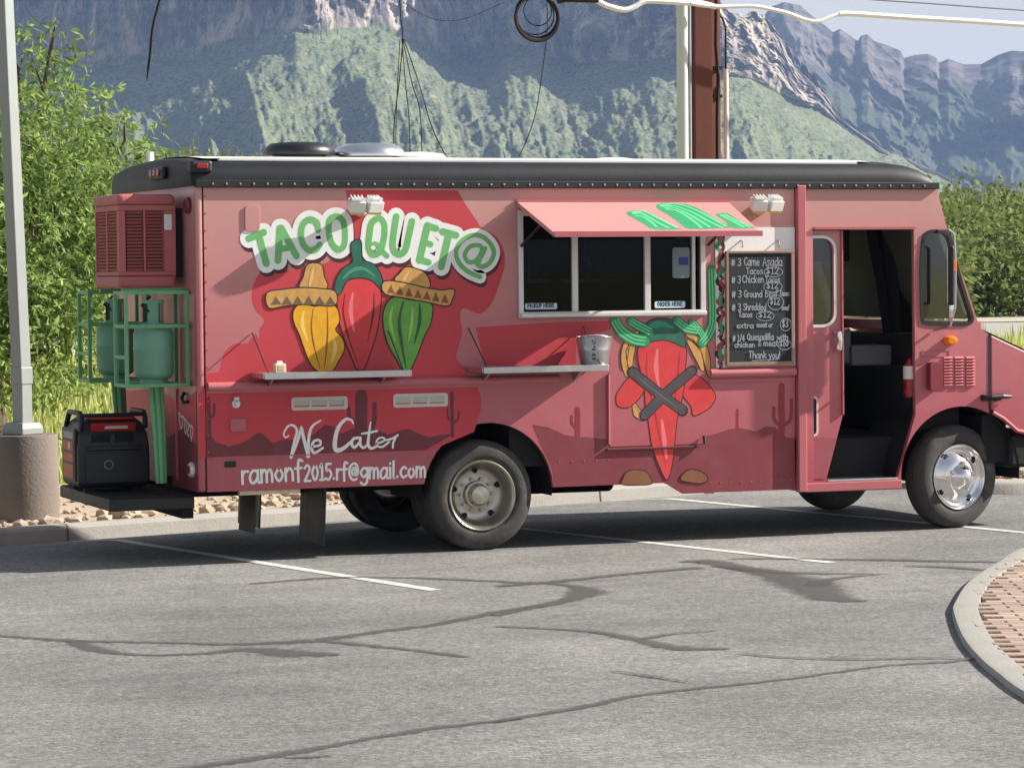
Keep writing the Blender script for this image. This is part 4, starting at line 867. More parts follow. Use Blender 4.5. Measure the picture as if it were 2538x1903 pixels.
# low band colour on rear wall
mb = MB(); mb.add([(-.0006,.053,.51),(-.0006,WD-.06,.51),(-.0006,WD-.06,1.14),(-.0006,1.2,1.2),(-.0006,.5,1.12),(-.0006,.053,1.22)], [(0,1,2,3,4,5)]); mb.build('rear_red_band', P_RED, MU)
mb = MB(); mb.add([(-.0010,.053,.51),(-.0010,WD-.06,.51),(-.0010,WD-.06,.88),(-.0010,1.4,.95),(-.0010,.8,.86),(-.0010,.4,.95),(-.0010,.053,.84)], [(0,1,2,3,4,5,6)]); mb.build('rear_hills', P_HILL, MU)
mb = MB(); mb.add([(.0005,-.0026,.755),(.0505,-.0026,.755),(.0505,-.0026,1.24),(.0005,-.0026,1.2)], [(0,1,2,3)]); mb.build('corner_red', P_RED, MU)

# ---- TACO QUET@ lettering: strokes drawn three times (shade, white border, green face)
LT = [('L1',[(195,640),(385,560)],78),('L1',[(325,610),(420,965)],80),
      ('L1',[(598,505),(572,925)],80),('L1',[(615,505),(812,865)],80),('L1',[(600,780),(735,755)],70),
      ('L1',[(1095,530),(1075,430),(985,392),(905,445),(872,560),(893,700),(970,790),(1060,785),(1118,720)],72),
      ('L1',[(1335,352),(1252,395),(1232,520),(1268,690),(1352,782),(1432,730),(1445,560),(1420,410)],72,True),
      ('L2',[(205,228),(112,300),(85,450),(72,620),(125,720),(215,700),(265,580),(290,420),(278,290)],78,True),('L2',[(110,590),(190,590),(240,660),(325,745)],62),
      ('L2',[(452,205),(405,540),(425,680),(500,722),(572,668),(612,520),(668,270)],80),
      ('L2',[(880,330),(770,800)],88),('L2',[(880,332),(1000,368)],80),('L2',[(830,555),(925,585)],70),('L2',[(775,795),(895,832)],78),
      ('L2',[(1085,410),(1270,460)],84),('L2',[(1175,440),(1068,890)],88),
      ('L2',[(1600,1030),(1450,965),(1335,870),(1272,740),(1290,620),(1385,512),(1520,458),(1650,490),(1750,590),(1790,700),(1745,820),(1660,885),(1585,880),(1548,830)],58),
      ('L2',[(1590,600),(1465,615),(1392,720),(1425,815),(1505,828),(1580,765),(1625,660)],54,True),('L2',[(1670,640),(1570,850)],56)]
FILL = [('L1',[(985,520),(1000,660)],20),('L1',[(1335,450),(1345,680)],40),('L2',[(195,330),(165,560)],20),('L2',[(1510,700),(1520,740)],58),('L2',[(1400,600),(1640,640)],40),('L2',[(1400,850),(1640,800)],40),('L1',[(640,640),(660,720)],10)]
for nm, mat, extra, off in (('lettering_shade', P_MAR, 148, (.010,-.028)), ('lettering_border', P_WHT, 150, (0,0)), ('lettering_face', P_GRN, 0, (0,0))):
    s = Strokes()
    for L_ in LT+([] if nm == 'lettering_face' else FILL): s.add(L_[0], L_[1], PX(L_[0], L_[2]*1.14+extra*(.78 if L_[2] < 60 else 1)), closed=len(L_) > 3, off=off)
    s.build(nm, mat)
shape('lettering_counter', [(102,630),(138,600),(172,640),(140,668)], P_WHT, 'L2', 4)

# ---- peppers in hats (plain painted vegetables)
def outlined(name, t, pts, mat, ow=9, k=5):
    p = smooth2(SS(t, pts), closed=True, k=k)
    MB().sheet(ccw(grow(p, PX(t, ow))), up()).build(name+'_outline', P_BLK, MU); MB().sheet(ccw(p), up()).build(name, mat, MU); return p
def lines(t, sets, mat, name, w):
    for pts in sets: Strokes().add(t, pts, [PX(t,w*.4),PX(t,w),PX(t,w*.3)]).build(name, mat)
outlined('red_pepper','TC',[(980,700),(870,740),(815,830),(822,960),(840,1080),(880,1210),(930,1330),(960,1400),(1010,1400),(1050,1300),(1100,1150),(1125,1000),(1135,860),(1100,760)], P_PEP)
lines('TC', [[(870,860),(860,1000),(900,1180),(960,1350)],[(1085,850),(1080,1000),(1040,1200)]], P_MAR, 'pepper_crease', 16)
lines('TC', [[(930,850),(915,980),(940,1130)]], P_PLT, 'pepper_shine', 34)
outlined('pepper_cap','TC',[(925,480),(985,465),(1000,600),(1080,640),(1135,720),(1150,830),(1120,800),(1060,750),(975,735),(890,755),(840,840),(800,870),(808,760),(860,670),(930,620),(920,540)], P_DGRN)
lines('TC', [[(860,740),(930,680),(1010,670),(1090,720)]], pc('cap_light', (72,150,118)), 'cap_shine', 30)
outlined('yellow_pepper','TC',[(560,925),(500,975),(500,1060),(540,1150),(575,1250),(620,1360),(680,1420),(770,1420),(820,1350),(865,1260),(850,1180),(800,1120),(830,1050),(810,960),(740,925),(650,950)], P_YEL)
lines('TC', [[(640,960),(625,1100),(650,1260),(690,1400)],[(740,950),(745,1100),(735,1280),(720,1410)]], P_BRN, 'pepper_crease', 14)
lines('TC', [[(570,980),(560,1080),(600,1200)],[(790,1180),(800,1260),(770,1360)]], pc('yellow_light', (252,214,110)), 'pepper_shine', 30)
outlined('green_pepper','TC',[(1240,880),(1185,920),(1155,1010),(1165,1130),(1200,1240),(1260,1340),(1300,1415),(1345,1415),(1400,1300),(1450,1170),(1500,1060),(1510,940),(1440,915),(1340,900)], P_GPEP)
lines('TC', [[(1300,910),(1270,1060),(1290,1230),(1320,1400)],[(1420,930),(1420,1060),(1380,1220)]], pc('pepper_dkgreen', (30,92,60)), 'pepper_crease', 30)
lines('TC', [[(1220,950),(1205,1060),(1240,1200)],[(1370,960),(1360,1080),(1340,1200)]], pc('pepper_ltgreen', (152,206,96)), 'pepper_shine', 26)
# sombreros
outlined('hat_crown','TC',[(600,640),(695,640),(715,720),(735,815),(545,815),(570,730)], P_TAN, k=3)
outlined('hat_brim','TC',[(300,850),(420,825),(560,812),(700,820),(798,838),(805,930),(700,935),(560,928),(420,940),(315,955)], P_TAN, k=3)
outlined('hat_crown','TC',[(1320,660),(1400,675),(1470,715),(1490,810),(1360,780),(1240,755),(1280,700)], P_TAN, k=3)
outlined('hat_brim','TC',[(1160,765),(1300,775),(1450,810),(1580,830),(1670,825),(1655,900),(1620,940),(1480,912),(1330,885),(1165,850)], P_TAN, k=3)
mb = MB(); y = up()
for i in range(6):
    x = 325+i*80; q = SS('TC',[(x,935),(x+40,868+abs(i-2.5)*2),(x+80,932)]); mb.sheet(ccw(q), y)
mb.build('hat_zigzag', pc('hat_grey', (112,92,66)), MU)
mb = MB(); y = up()
for i in range(7):
    x = 1180+i*66; q = SS('TC',[(x,845+i*12),(x+30,785+i*11),(x+58,852+i*12)]); mb.sheet(ccw(q), y)
mb.build('hat_zigzag', P_BRN, MU)
lines('TC', [[(640,660),(625,740),(610,800)],[(1340,690),(1310,740),(1300,760)]], pc('straw_light', (228,186,120)), 'hat_shine', 26)

# ---- green prickly plant around the window, stripes
def stripes(t, sets, nm='agave_leaf', w0=1.0, parent=None):
    for mat, f in ((pc('plant_dark', (20,112,78)), 1.0), (P_GRN2, .8)):
        for pts, w in sets: Strokes().add(t, pts, [PX(t,w*f*.8),PX(t,w*f),PX(t,w*f*.9)]).build(nm, mat)
    s = Strokes()
    for pts, w in sets:
        p = smooth2(SS(t, pts), k=5)
        for o in (-.26,.02,.28):
            q = []
            for i in range(len(p)):
                a, b = Vector(p[max(i-1,0)]), Vector(p[min(i+1,len(p)-1)]); d = (b-a).normalized(); q.append((p[i][0]-d.y*o*PX(t,w), p[i][1]+d.x*o*PX(t,w)))
            s.add(None, q, PX(t,w*.11), sm=0)
    s.build(nm+'_rib', P_LGRN)['kind'] = 'stuff'
stripes('TE', [([(1270,1110),(1320,1190),(1420,1260),(1520,1280)],110),([(1400,1115),(1480,1160),(1560,1200)],90),([(1780,1110),(1860,1170),(1960,1190)],90),([(2065,690),(2072,840),(2078,1000)],95),([(2075,1010),(2075,1120),(2045,1220),(1990,1290)],95),([(1900,1120),(1960,1180),(2010,1260)],70)])
# stripes on the awning flap (on its own sloping plane)
def awshape(pts, mat, nm, lift, sm=4):
    p2 = smooth2(pts, closed=True, k=sm); vs = [onaw('TE', x, y, lift) for x,y in p2]
    tri = tessellate_polygon([[Vector((v[0],v[1],0)) for v in vs]]); mb = MB(); mb.add(vs, [tuple(t_) for t_ in tri]); mb.build(nm, mat, MU)
awshape([(1370,232),(1400,212),(1480,206),(1560,222),(1640,268),(1720,320),(1800,352),(1830,358),(1600,362),(1520,322),(1440,275)], P_GRN2, 'awning_cactus', .0008)
awshape([(1612,165),(1660,145),(1760,142),(1880,158),(1980,200),(2100,270),(2210,330),(2230,345),(1900,356),(1820,318),(1720,245),(1640,200)], P_GRN2, 'awning_cactus', .0010)
awshape([(2105,240),(2160,225),(2210,232),(2320,300),(2420,345),(2400,350),(2250,352),(2180,290)], P_GRN2, 'awning_cactus', .0012)
mb = MB()
for q in ([(1420,232),(1500,232),(1640,310),(1720,350)],[(1440,250),(1520,262),(1620,340)],[(1410,222),(1520,215),(1640,275),(1790,348)],[(1660,172),(1760,168),(1900,215),(2060,300),(2160,346)],[(1640,165),(1780,150),(1960,210),(2190,335)],[(1690,195),(1780,205),(1900,275),(1990,350)],[(1680,182),(1770,185),(1900,245),(2060,345)],[(2140,240),(2240,290),(2340,345)],[(2170,235),(2280,290),(2390,345)]):
    p = smooth2(q, k=5); vs = [Vector(onaw('TE',x,y,.0018)) for x,y in p]; n = len(vs); L_, R_ = [], []
    for i in range(n):
        d = (vs[min(i+1,n-1)]-vs[max(i-1,0)]).normalized(); s_ = d.cross(AWN).normalized()*.010; L_.append(vs[i]+s_); R_.append(vs[i]-s_)
    mb.add(L_+R_, [(i,i+1,n+i+1,n+i) for i in range(n-1)])
mb.build('awning_cactus_rib', P_LGRN, MU)['kind'] = 'stuff'

# ---- tall chilli painting below the window (plain vegetables and straps)
lay[0] = .0036
mb = None
STRAW = ([(620,150),(540,240),(510,400),(530,520)],[(600,200),(560,320),(560,460)],[(590,760),(620,840),(660,890)],[(1050,170),(1150,230),(1210,360),(1235,520)],[(1060,230),(1130,330),(1180,470)])
for q in STRAW:
    Strokes().add('TF', q, [PX('TF',40),PX('TF',95),PX('TF',40)]).build('straw_leaf_outline', P_BLK); Strokes().add('TF', q, [PX('TF',28),PX('TF',76),PX('TF',26)]).build('straw_leaf', P_TAN)
lines('TF', [[(590,200),(545,300),(530,460)],[(1090,200),(1160,300),(1205,450)],[(610,780),(640,850)]], P_BRN, 'straw_crease', 14)
outlined('small_chilli','TF',[(600,520),(530,560),(470,640),(440,700),(455,780),(540,790),(620,730),(680,640),(700,570)], P_PEP)
outlined('small_chilli','TF',[(1060,520),(1160,540),(1240,620),(1285,700),(1250,780),(1180,830),(1100,860),(1080,780),(1000,660)], P_PEP)
outlined('tall_chilli','TF',[(830,120),(700,180),(640,260),(625,360),(650,480),(680,620),(690,760),(715,900),(730,1010),(750,1130),(800,1270),(870,1410),(910,1300),(930,1150),(945,1000),(960,880),(990,760),(1020,600),(1030,430),(1035,300),(980,190)], P_PEP)
lines('TF', [[(700,330),(700,520),(750,760),(800,1000),(860,1300)],[(980,320),(965,520),(930,800)]], pc('pepper_shade', (168,40,50)), 'chilli_crease', 22)
lines('TF', [[(790,300),(780,460),(810,640)],[(830,900),(850,1080),(870,1230)]], P_PLT, 'chilli_shine', 46)
outlined('chilli_cap','TF',[(720,60),(830,35),(940,60),(1000,150),(1030,250),(1010,272),(900,225),(820,215),(720,235),(640,272),(625,250),(650,150)], P_DGRN)
lines('TF', [[(700,180),(740,100),(830,80),(920,110)]], pc('cap_light2', (52,150,126)), 'cap_shine', 60)
s = Strokes(); s.add('TF',[(575,490),(800,670),(1010,820)],PX('TF',100)); s.add('TF',[(1090,480),(900,640),(680,860)],PX('TF',100)); s.build('dark_strap_outline', P_BLK)
s = Strokes(); s.add('TF',[(580,495),(800,670),(1005,815)],PX('TF',82)); s.add('TF',[(1085,485),(900,640),(685,855)],PX('TF',82)); s.build('dark_strap', P_GREY)
lines('TF', [[(620,530),(800,675),(960,790)]], pc('strap_light', (104,100,104)), 'strap_shine', 14)
outlined('ground_stone','TF',[(500,1400),(530,1350),(600,1330),(690,1345),(730,1400),(735,1445),(620,1455),(495,1450)], P_BRN)
outlined('ground_stone','TF',[(1000,1380),(1060,1330),(1150,1340),(1205,1375),(1215,1415),(1170,1438),(1080,1432),(1000,1415)], P_BRN)
lay[0] = .0014

# ---- border strip left of the menu: white with dark and red squiggles (lies on the backing board)
a0 = S('TG',68,1415,-.006); b0 = S('TG',128,480,-.006)
lay[0] = .0066
MB().sheet([(a0[0],a0[1]),(b0[0],a0[1]),(b0[0],b0[1]),(a0[0],b0[1])], up()).build('menu_border', pc('border_white', (214,222,220), .08, 14), MU)
random.seed(3)
for mat, nm, n in ((P_BLK,'border_black',15),(pc('border_red',(176,58,62)),'border_red_mark',9),(P_GRN2,'border_green',5)):
    s = Strokes()
    for i in range(n):
        z = a0[1]+(b0[1]-a0[1])*(i+.5)/n; xc = (a0[0]+b0[0])/2; w_ = (b0[0]-a0[0])*.36
        s.add(None, [(xc+random.uniform(-w_,w_),z-.05),(xc+random.uniform(-w_,w_),z-.015),(xc+random.uniform(-w_,w_),z+.02),(xc+random.uniform(-w_,w_),z+.05)], [.012,.034,.01])
    s.build(nm, mat)['kind'] = 'stuff'

# ---- stroke lettering
F = {'a':([[(.8,.85),(.4,1),(.05,.55),(.15,.05),(.5,.05),(.8,.5)],[(.82,1),(.8,.15),(.95,0)]],.95),'b':([[(.08,1.6),(.05,0)],[(.05,.6),(.45,1),(.8,.55),(.5,0),(.08,.1)]],.9),'c':([[(.75,.85),(.4,1),(.05,.5),(.35,0),(.78,.18)]],.82),
 'd':([[(.8,.75),(.4,1),(.05,.5),(.35,0),(.8,.4)],[(.84,1.6),(.84,0)]],.95),'e':([[(.1,.5),(.75,.6),(.45,1),(.05,.5),(.4,0),(.8,.2)]],.85),'f':([[(.7,1.5),(.42,1.62),(.28,1.2),(.26,-.15)],[(0,.92),(.6,.95)]],.65),
 'g':([[(.8,.8),(.4,1),(.05,.55),(.4,.12),(.8,.5)],[(.82,1),(.8,-.3),(.4,-.6),(.05,-.4)]],.92),'h':([[(.05,1.6),(.05,0)],[(.05,.6),(.4,1),(.72,.7),(.74,0)]],.86),'i':([[(.1,1),(.12,0)],[(.1,1.36),(.11,1.42)]],.28),'k':([[(.05,1.6),(.05,0)],[(.65,1),(.08,.45)],[(.2,.55),(.7,0)]],.8),
 'l':([[(.1,1.6),(.1,.1),(.2,0)]],.32),'m':([[(.05,1),(.05,0)],[(.05,.65),(.35,1),(.55,.7),(.55,0)],[(.55,.65),(.85,1),(1.05,.7),(1.07,0)]],1.2),'n':([[(.05,1),(.05,0)],[(.05,.6),(.4,1),(.7,.7),(.73,0)]],.86),'o':([[(.4,1),(.05,.5),(.4,0),(.76,.5),(.45,1)]],.86),
 'q':([[(.8,.8),(.4,1),(.05,.5),(.4,0),(.8,.5)],[(.82,1),(.82,-.6)]],.95),'r':([[(.08,1),(.08,0)],[(.08,.6),(.32,.95),(.64,.95)]],.62),'s':([[(.65,.9),(.3,1),(.1,.75),(.4,.5),(.65,.25),(.35,0),(.05,.1)]],.75),'t':([[(.3,1.5),(.28,.15),(.55,0)],[(0,1),(.6,1)]],.62),
 'u':([[(.05,1),(.1,.2),(.4,0),(.7,.3)],[(.74,1),(.74,0)]],.86),'v':([[(0,1),(.35,0),(.7,1)]],.75),'w':([[(0,1),(.25,0),(.5,.8),(.75,0),(1,1)]],1.08),'y':([[(.05,1),(.35,.15)],[(.75,1),(.3,-.3),(.05,-.55)]],.82),'x':([[(.05,1),(.7,0)],[(.68,1),(.05,0)]],.78),
 'A':([[(0,0),(.45,1.6),(.95,0)],[(.2,.55),(.75,.55)]],1.05),'C':([[(.9,1.35),(.5,1.6),(.05,.8),(.45,0),(.95,.25)]],1.0),'D':([[(.05,1.6),(.05,0)],[(.05,1.6),(.7,1.3),(.75,.4),(.05,0)]],.9),'E':([[(.75,1.6),(.05,1.6)],[(.05,1.6),(.05,0),(.78,0)],[(.05,.82),(.6,.82)]],.88),'G':([[(.9,1.35),(.5,1.6),(.05,.8),(.45,0),(.9,.2),(.9,.7),(.55,.7)]],1.02),
 'H':([[(.05,1.6),(.05,0)],[(.8,1.6),(.8,0)],[(.05,.8),(.8,.8)]],.95),'I':([[(.1,1.6),(.1,0)]],.28),'K':([[(.05,1.6),(.05,0)],[(.75,1.6),(.08,.7)],[(.25,.85),(.8,0)]],.9),'O':([[(.5,1.6),(.05,.8),(.5,0),(.95,.8),(.55,1.6)]],1.06),'P':([[(.05,1.6),(.05,0)],[(.05,1.6),(.7,1.45),(.65,.85),(.05,.75)]],.86),
 'Q':([[(.5,1.6),(.05,.8),(.5,0),(.95,.8),(.55,1.6)],[(.6,.4),(1.0,-.1)]],1.08),'R':([[(.05,1.6),(.05,0)],[(.05,1.6),(.7,1.45),(.65,.9),(.05,.8)],[(.35,.8),(.8,0)]],.92),'S':([[(.8,1.4),(.4,1.6),(.08,1.2),(.45,.8),(.82,.4),(.4,0),(.02,.2)]],.92),'T':([[(0,1.6),(.9,1.6)],[(.45,1.6),(.45,0)]],.95),'U':([[(.05,1.6),(.08,.3),(.45,0),(.8,.3),(.82,1.6)]],.95),
 '0':([[(.4,1.5),(.05,.75),(.4,0),(.75,.75),(.45,1.5)]],.86),'1':([[(.05,1.2),(.3,1.5),(.3,0)],[(.05,0),(.55,0)]],.62),'2':([[(.05,1.2),(.4,1.5),(.72,1.15),(.4,.55),(.05,0)],[(.05,0),(.8,0)]],.86),'3':([[(.05,1.4),(.5,1.5),(.65,1.1),(.3,.8),(.7,.5),(.4,0),(.02,.15)]],.8),'4':([[(.5,0),(.5,1.5),(.05,.5)],[(.05,.5),(.75,.5)]],.86),
 '5':([[(.7,1.5),(.15,1.5)],[(.15,1.5),(.1,.85),(.45,.95),(.75,.5),(.4,0),(.02,.15)]],.82),'8':([[(.4,.8),(.1,1.15),(.4,1.5),(.7,1.15),(.4,.8),(.05,.4),(.4,0),(.76,.4),(.4,.8)]],.85),'.':([[(.1,.05),(.12,.1)]],.3),'/':([[(.0,-.1),(.5,1.6)]],.6),'#':([[(.25,0),(.35,1.3)],[(.6,0),(.7,1.3)],[(.05,.4),(.85,.45)],[(.1,.85),(.9,.9)]],1.0),
 '$':([[(.7,1.25),(.35,1.4),(.1,1.1),(.4,.75),(.7,.4),(.4,.1),(.05,.25)],[(.4,1.6),(.4,-.1)]],.85),'&':([[(.8,0),(.2,1.1),(.4,1.5),(.6,1.15),(.1,.4),(.35,0),(.8,.5)]],.92),'@':([[(.95,.75),(.75,1.1),(.5,.7),(.7,.35),(.95,.65)],[(1.0,1.1),(.98,.45),(1.15,.35),(1.3,.75),(1.1,1.35),(.65,1.45),(.2,1.05),(.2,.35),(.6,-.1),(1.1,.0)]],1.45),'!':([[(.1,1.6),(.12,.5)],[(.12,.05),(.13,.1)]],.3),"'":([[(.1,1.6),(.08,1.2)]],.25)}
def twidth(t): return sum(.5 if c == ' ' else F[c][1]+.14 for c in t)
def write(s, text, p0, p1, xh, wd, d=0.0, rnd=0.0, sm=4):
    p0, p1 = Vector(p0), Vector(p1); e = (p1-p0); L_ = e.length; e.normalize(); nrm = Vector((-e.y, e.x)); k = L_/twidth(text); cur = 0
    for c in text:
        if c == ' ': cur += .5; continue
        j = random.uniform(-rnd, rnd)
        for q in F[c][0]:
            pts = [tuple(p0+e*((cur+x)*k)+nrm*((y+j)*xh)) for x,y in q]; s.add(None, pts, wd, sm=sm if len(pts) > 2 and c not in 'AEHKTIDPR' else 0, d=d)
        cur += F[c][1]+.14
lay[0] = .0014
s = Strokes()
CW = [([(598,352),(565,372),(545,330),(590,250),(650,240),(690,300),(660,420),(625,590)],[18,22,30,36,40]),([(632,570),(690,430),(738,265)],[36,36,38]),([(738,262),(768,400),(815,572)],[38,46,50]),([(812,575),(815,420),(850,260),(950,185)],[56,44,36,20]),
      ([(860,470),(940,455),(940,405),(880,410),(850,480),(880,540),(975,485)],[30,34,36,40,30]),
      ([(1305,215),(1285,180),(1220,175),(1140,270),(1105,420),(1120,510),(1200,490),(1280,420)],[26,36,52,62,58,36]),
      ([(1370,375),(1310,385),(1290,440),(1320,480),(1380,420)],[36,42,40,34]),([(1385,375),(1385,450),(1420,485),(1460,450)],[40,36,30]),
      ([(1497,205),(1480,330),(1470,440),(1500,490),(1560,470)],[20,40,42,32]),([(1400,330),(1480,318),(1570,300)],[22,34,26]),
      ([(1560,440),(1640,410),(1640,375),(1580,385),(1560,450),(1620,475),(1700,420)],[26,26,28,28]),([(1660,400),(1730,385),(1795,345)],[26,30,28]),([(1775,365),(1745,430),(1740,485)],[30,30,26])]
for pts, ws in CW: s.add('CT', pts, [PX('CT',w_*.8) for w_ in ws])
s.build('script_lettering', P_WHT)
s = Strokes(); random.seed(5)
write(s, 'ramonf', S('CT',85,880), S('CT',765,835), PX('CT',132), PX('CT',28), rnd=.03)
write(s, '2015.rf@', S('CT',770,845), S('CT',1385,820), PX('CT',112), PX('CT',26), rnd=.03)
write(s, 'gmail.com', S('CT',1385,820), S('CT',2115,805), PX('CT',112), PX('CT',26), rnd=.03)
s.build('address_lettering', P_WHT)
# window stickers
for txt, t, (x0,y0,x1,y1) in (('PICKUP HERE','TE',(540,965,802,1020)),('ORDER HERE','TE',(1606,950,1856,1008))):
    a = S(t,x0,y1,.0); b = S(t,x1,y0,.0); st_ = MB().plate(rrect(a[0],b[0],a[1],b[1],.012), [], .0085, .0105).build('sticker', pc('sticker_white', (214,226,232), .04), W)
    s = Strokes(); lay[0] = .0; write(s, txt, (a[0]+.02,a[1]+.014), (b[0]-.02,b[1]-(b[1]-a[1])+.016), (b[1]-a[1])*.36, .0085, d=-.0080, sm=0); s.mb.build('sticker_lettering', pc('sticker_ink', (40,84,120)), st_)
# phone number scrawl on rear wall
mb = MB(); random.seed(9)
def rearp(p): return (-.0016, p.x, p.y)
for i in range(7):
    yc = .50-.056*i; zc = 1.0-.014*i; q = smooth2([(yc+.018,zc+.045+random.uniform(-.01,.01)),(yc-.02,zc+.04),(yc+.018*random.choice((-1,1)),zc+.005),(yc-.018*random.choice((-1,1)),zc-.03),(yc+.02*random.choice((-1,1)),zc-.05)], k=4)
    mb.ribbon(q, .018, 0, proj=rearp)
mb.build('rear_lettering', pc('rear_white', (206,204,204)), MU)
# ================================================================== THINGS ON AND AROUND THE TRUCK
# chalkboard menu
a = S('TG',140,1402,-.03); b = S('TG',602,612,-.03)
CB = empty('menu_board'); tag(CB, 'black chalk menu board in a wooden frame hanging beside the serving window', 'menu board')
M_WOOD = pm('board_frame_wood', (148,122,100), .7, var=.2, scale=12)
x0, x1, z0, z1 = a[0], b[0], a[1], b[1]; t = .026
MB().box(x0+t-.004,x1-t+.004,-.026,-.012,z0+t-.004,z1-t+.004).build('slate', pm('slate', (32,37,44), .75, var=.2, scale=5), CB)
for nm, bb in (('frame_rail',(x0,x1,z0,z0+t)),('frame_rail',(x0,x1,z1-t*.7,z1)),('frame_stile',(x0,x0+t*.8,z0+t,z1-t*.7)),('frame_stile',(x1-t,x1,z0+t,z1-t*.7))): MB().box(bb[0],bb[1],-.036,-.010,bb[2],bb[3]).build(nm, M_WOOD, CB, bevel=.003)
lay[0] = .0; s = Strokes(); random.seed(11); CH = pm('chalk', (150,158,166), .9, var=.35, scale=60)
def chalk(txt, x_0, x_1, y, h, w_=13): write(s, txt, S('BD',x_0,y,-.027), S('BD',x_1,y,-.027), PX('BD',h), PX('BD',w_), d=.0266, rnd=.04)
chalk('# 3',165,305,305,62); chalk('Carne',335,535,302,66); chalk('Asada',575,830,305,70)
chalk('Tacos',360,580,412,52); chalk('$12',615,790,410,58)
chalk('# 3',170,300,525,60); chalk('Chicken',310,590,520,58); chalk('Tacos',605,800,518,48); chalk('$12',620,780,596,52)
chalk('# 3',172,310,712,58); chalk('Ground',330,570,710,56); chalk('beef',605,765,706,56); chalk('Tacos',790,915,690,42); chalk('$12',665,800,800,60)
chalk('# 3',172,300,880,58); chalk('Shredded',322,620,875,54); chalk('beef',820,915,872,40); chalk('Tacos',262,440,965,46); chalk('$12',515,690,965,50)
chalk('extra',232,460,1105,42); chalk('meat or',495,700,1092,38); chalk('$3',820,905,1090,62)
chalk('# 1/4',182,345,1272,54); chalk('Quesadilla',370,715,1258,54); chalk('with',755,900,1255,44)
chalk('chicken',205,475,1352,42); chalk('& meat',510,770,1335,50); chalk('$10',785,905,1335,50)
chalk('Thank you!',390,800,1492,56)
for c, rx, ry in (((705,385),120,62),((700,575),118,70),((735,775),100,95),((600,950),115,60),((862,1060),70,80),((850,1320),85,62)):
    s.add(None, [S('BD', c[0]+rx*math.cos(q), c[1]+ry*math.sin(q), -.027) for q in [2*math.pi*k/12+.6 for k in range(13)]], PX('BD',9), d=.0266)
s.add(None, SS('BD',[(430,1525),(600,1515),(780,1505)],-.027), PX('BD',10), d=.0266)
s.mb.build('chalk_writing', CH, CB)
# galvanised bucket on the shelf
bc = S('TF',250,430,-.17); BK = empty('metal_bucket', (bc[0],-.17,1.3535)); tag(BK, 'galvanised metal bucket standing on the right hand shelf', 'bucket')
M_GALV = pm('galvanised_metal', (186,190,194), .32, .85, var=.22, scale=14, bump=.1, bscale=20)
hb = S('TF',250,190,-.17)[1]-1.3535
MB().lathe([(0,.0),(0,.098),(.008,.102),(hb*.5,.118),(hb*.5+.008,.121),(hb*.5+.016,.119),(hb-.012,.134),(hb,.138),(hb+.004,.134),(hb-.01,.13),(.012,.098),(.012,0)], (0,0,0), 'Z', 32, closed=False).build('bucket_body', M_GALV, BK, smooth=40)
MB().tube([(.137*math.cos(q),.02-.02*math.sin(q),hb-.02+.13*math.sin(q)*.25) for q in [math.pi*k/12 for k in range(13)]], .005, 6).build('bucket_handle', M_STEEL, BK, smooth=True)
lay[0] = 0; s = MB()
def bp(u, v): an = -math.pi/2-.42+u; rr = .1195+.014*(v/hb-.5)*2+.0012; return (rr*math.cos(an), rr*math.sin(an), v)
for ci, c in enumerate('TIPS'):
    for q in F[c][0]:
        pts = [(.13-.12*y*1.0+.0, .045+ci*.048-.0*x+x*.04) for x,y in q]
        pts = [(-.1+.17*y*.75, hb*.16+ci*hb*.2+x*hb*.15) for x,y in q]
        s.ribbon(pts if len(pts) < 3 else smooth2(pts,k=3), .013, 0, proj=lambda p: bp(p.x, p.y))
s.build('bucket_lettering', pm('bucket_ink', (62,66,72), .6), BK)
# napkin box on the other shelf
nx = S('TC',393,1440,-.2)
NB = empty('napkin_box', (nx[0],-.2,1.3455)); tag(NB, 'small pale napkin box sitting on the left hand shelf', 'box')
MB().box(-.04,.04,-.03,.03,0,.065).build('carton', pm('napkin_white', (236,228,204), .7, var=.05), NB, bevel=.006)
MB().box(-.022,.022,-.0312,-.0302,.015,.05).build('printed_panel', pm('napkin_print', (222,180,120), .7), NB)
MB().box(-.02,.02,-.012,.012,.0655,.082).build('napkin', pm('napkin_paper', (244,242,236), .9), NB, bevel=.004)
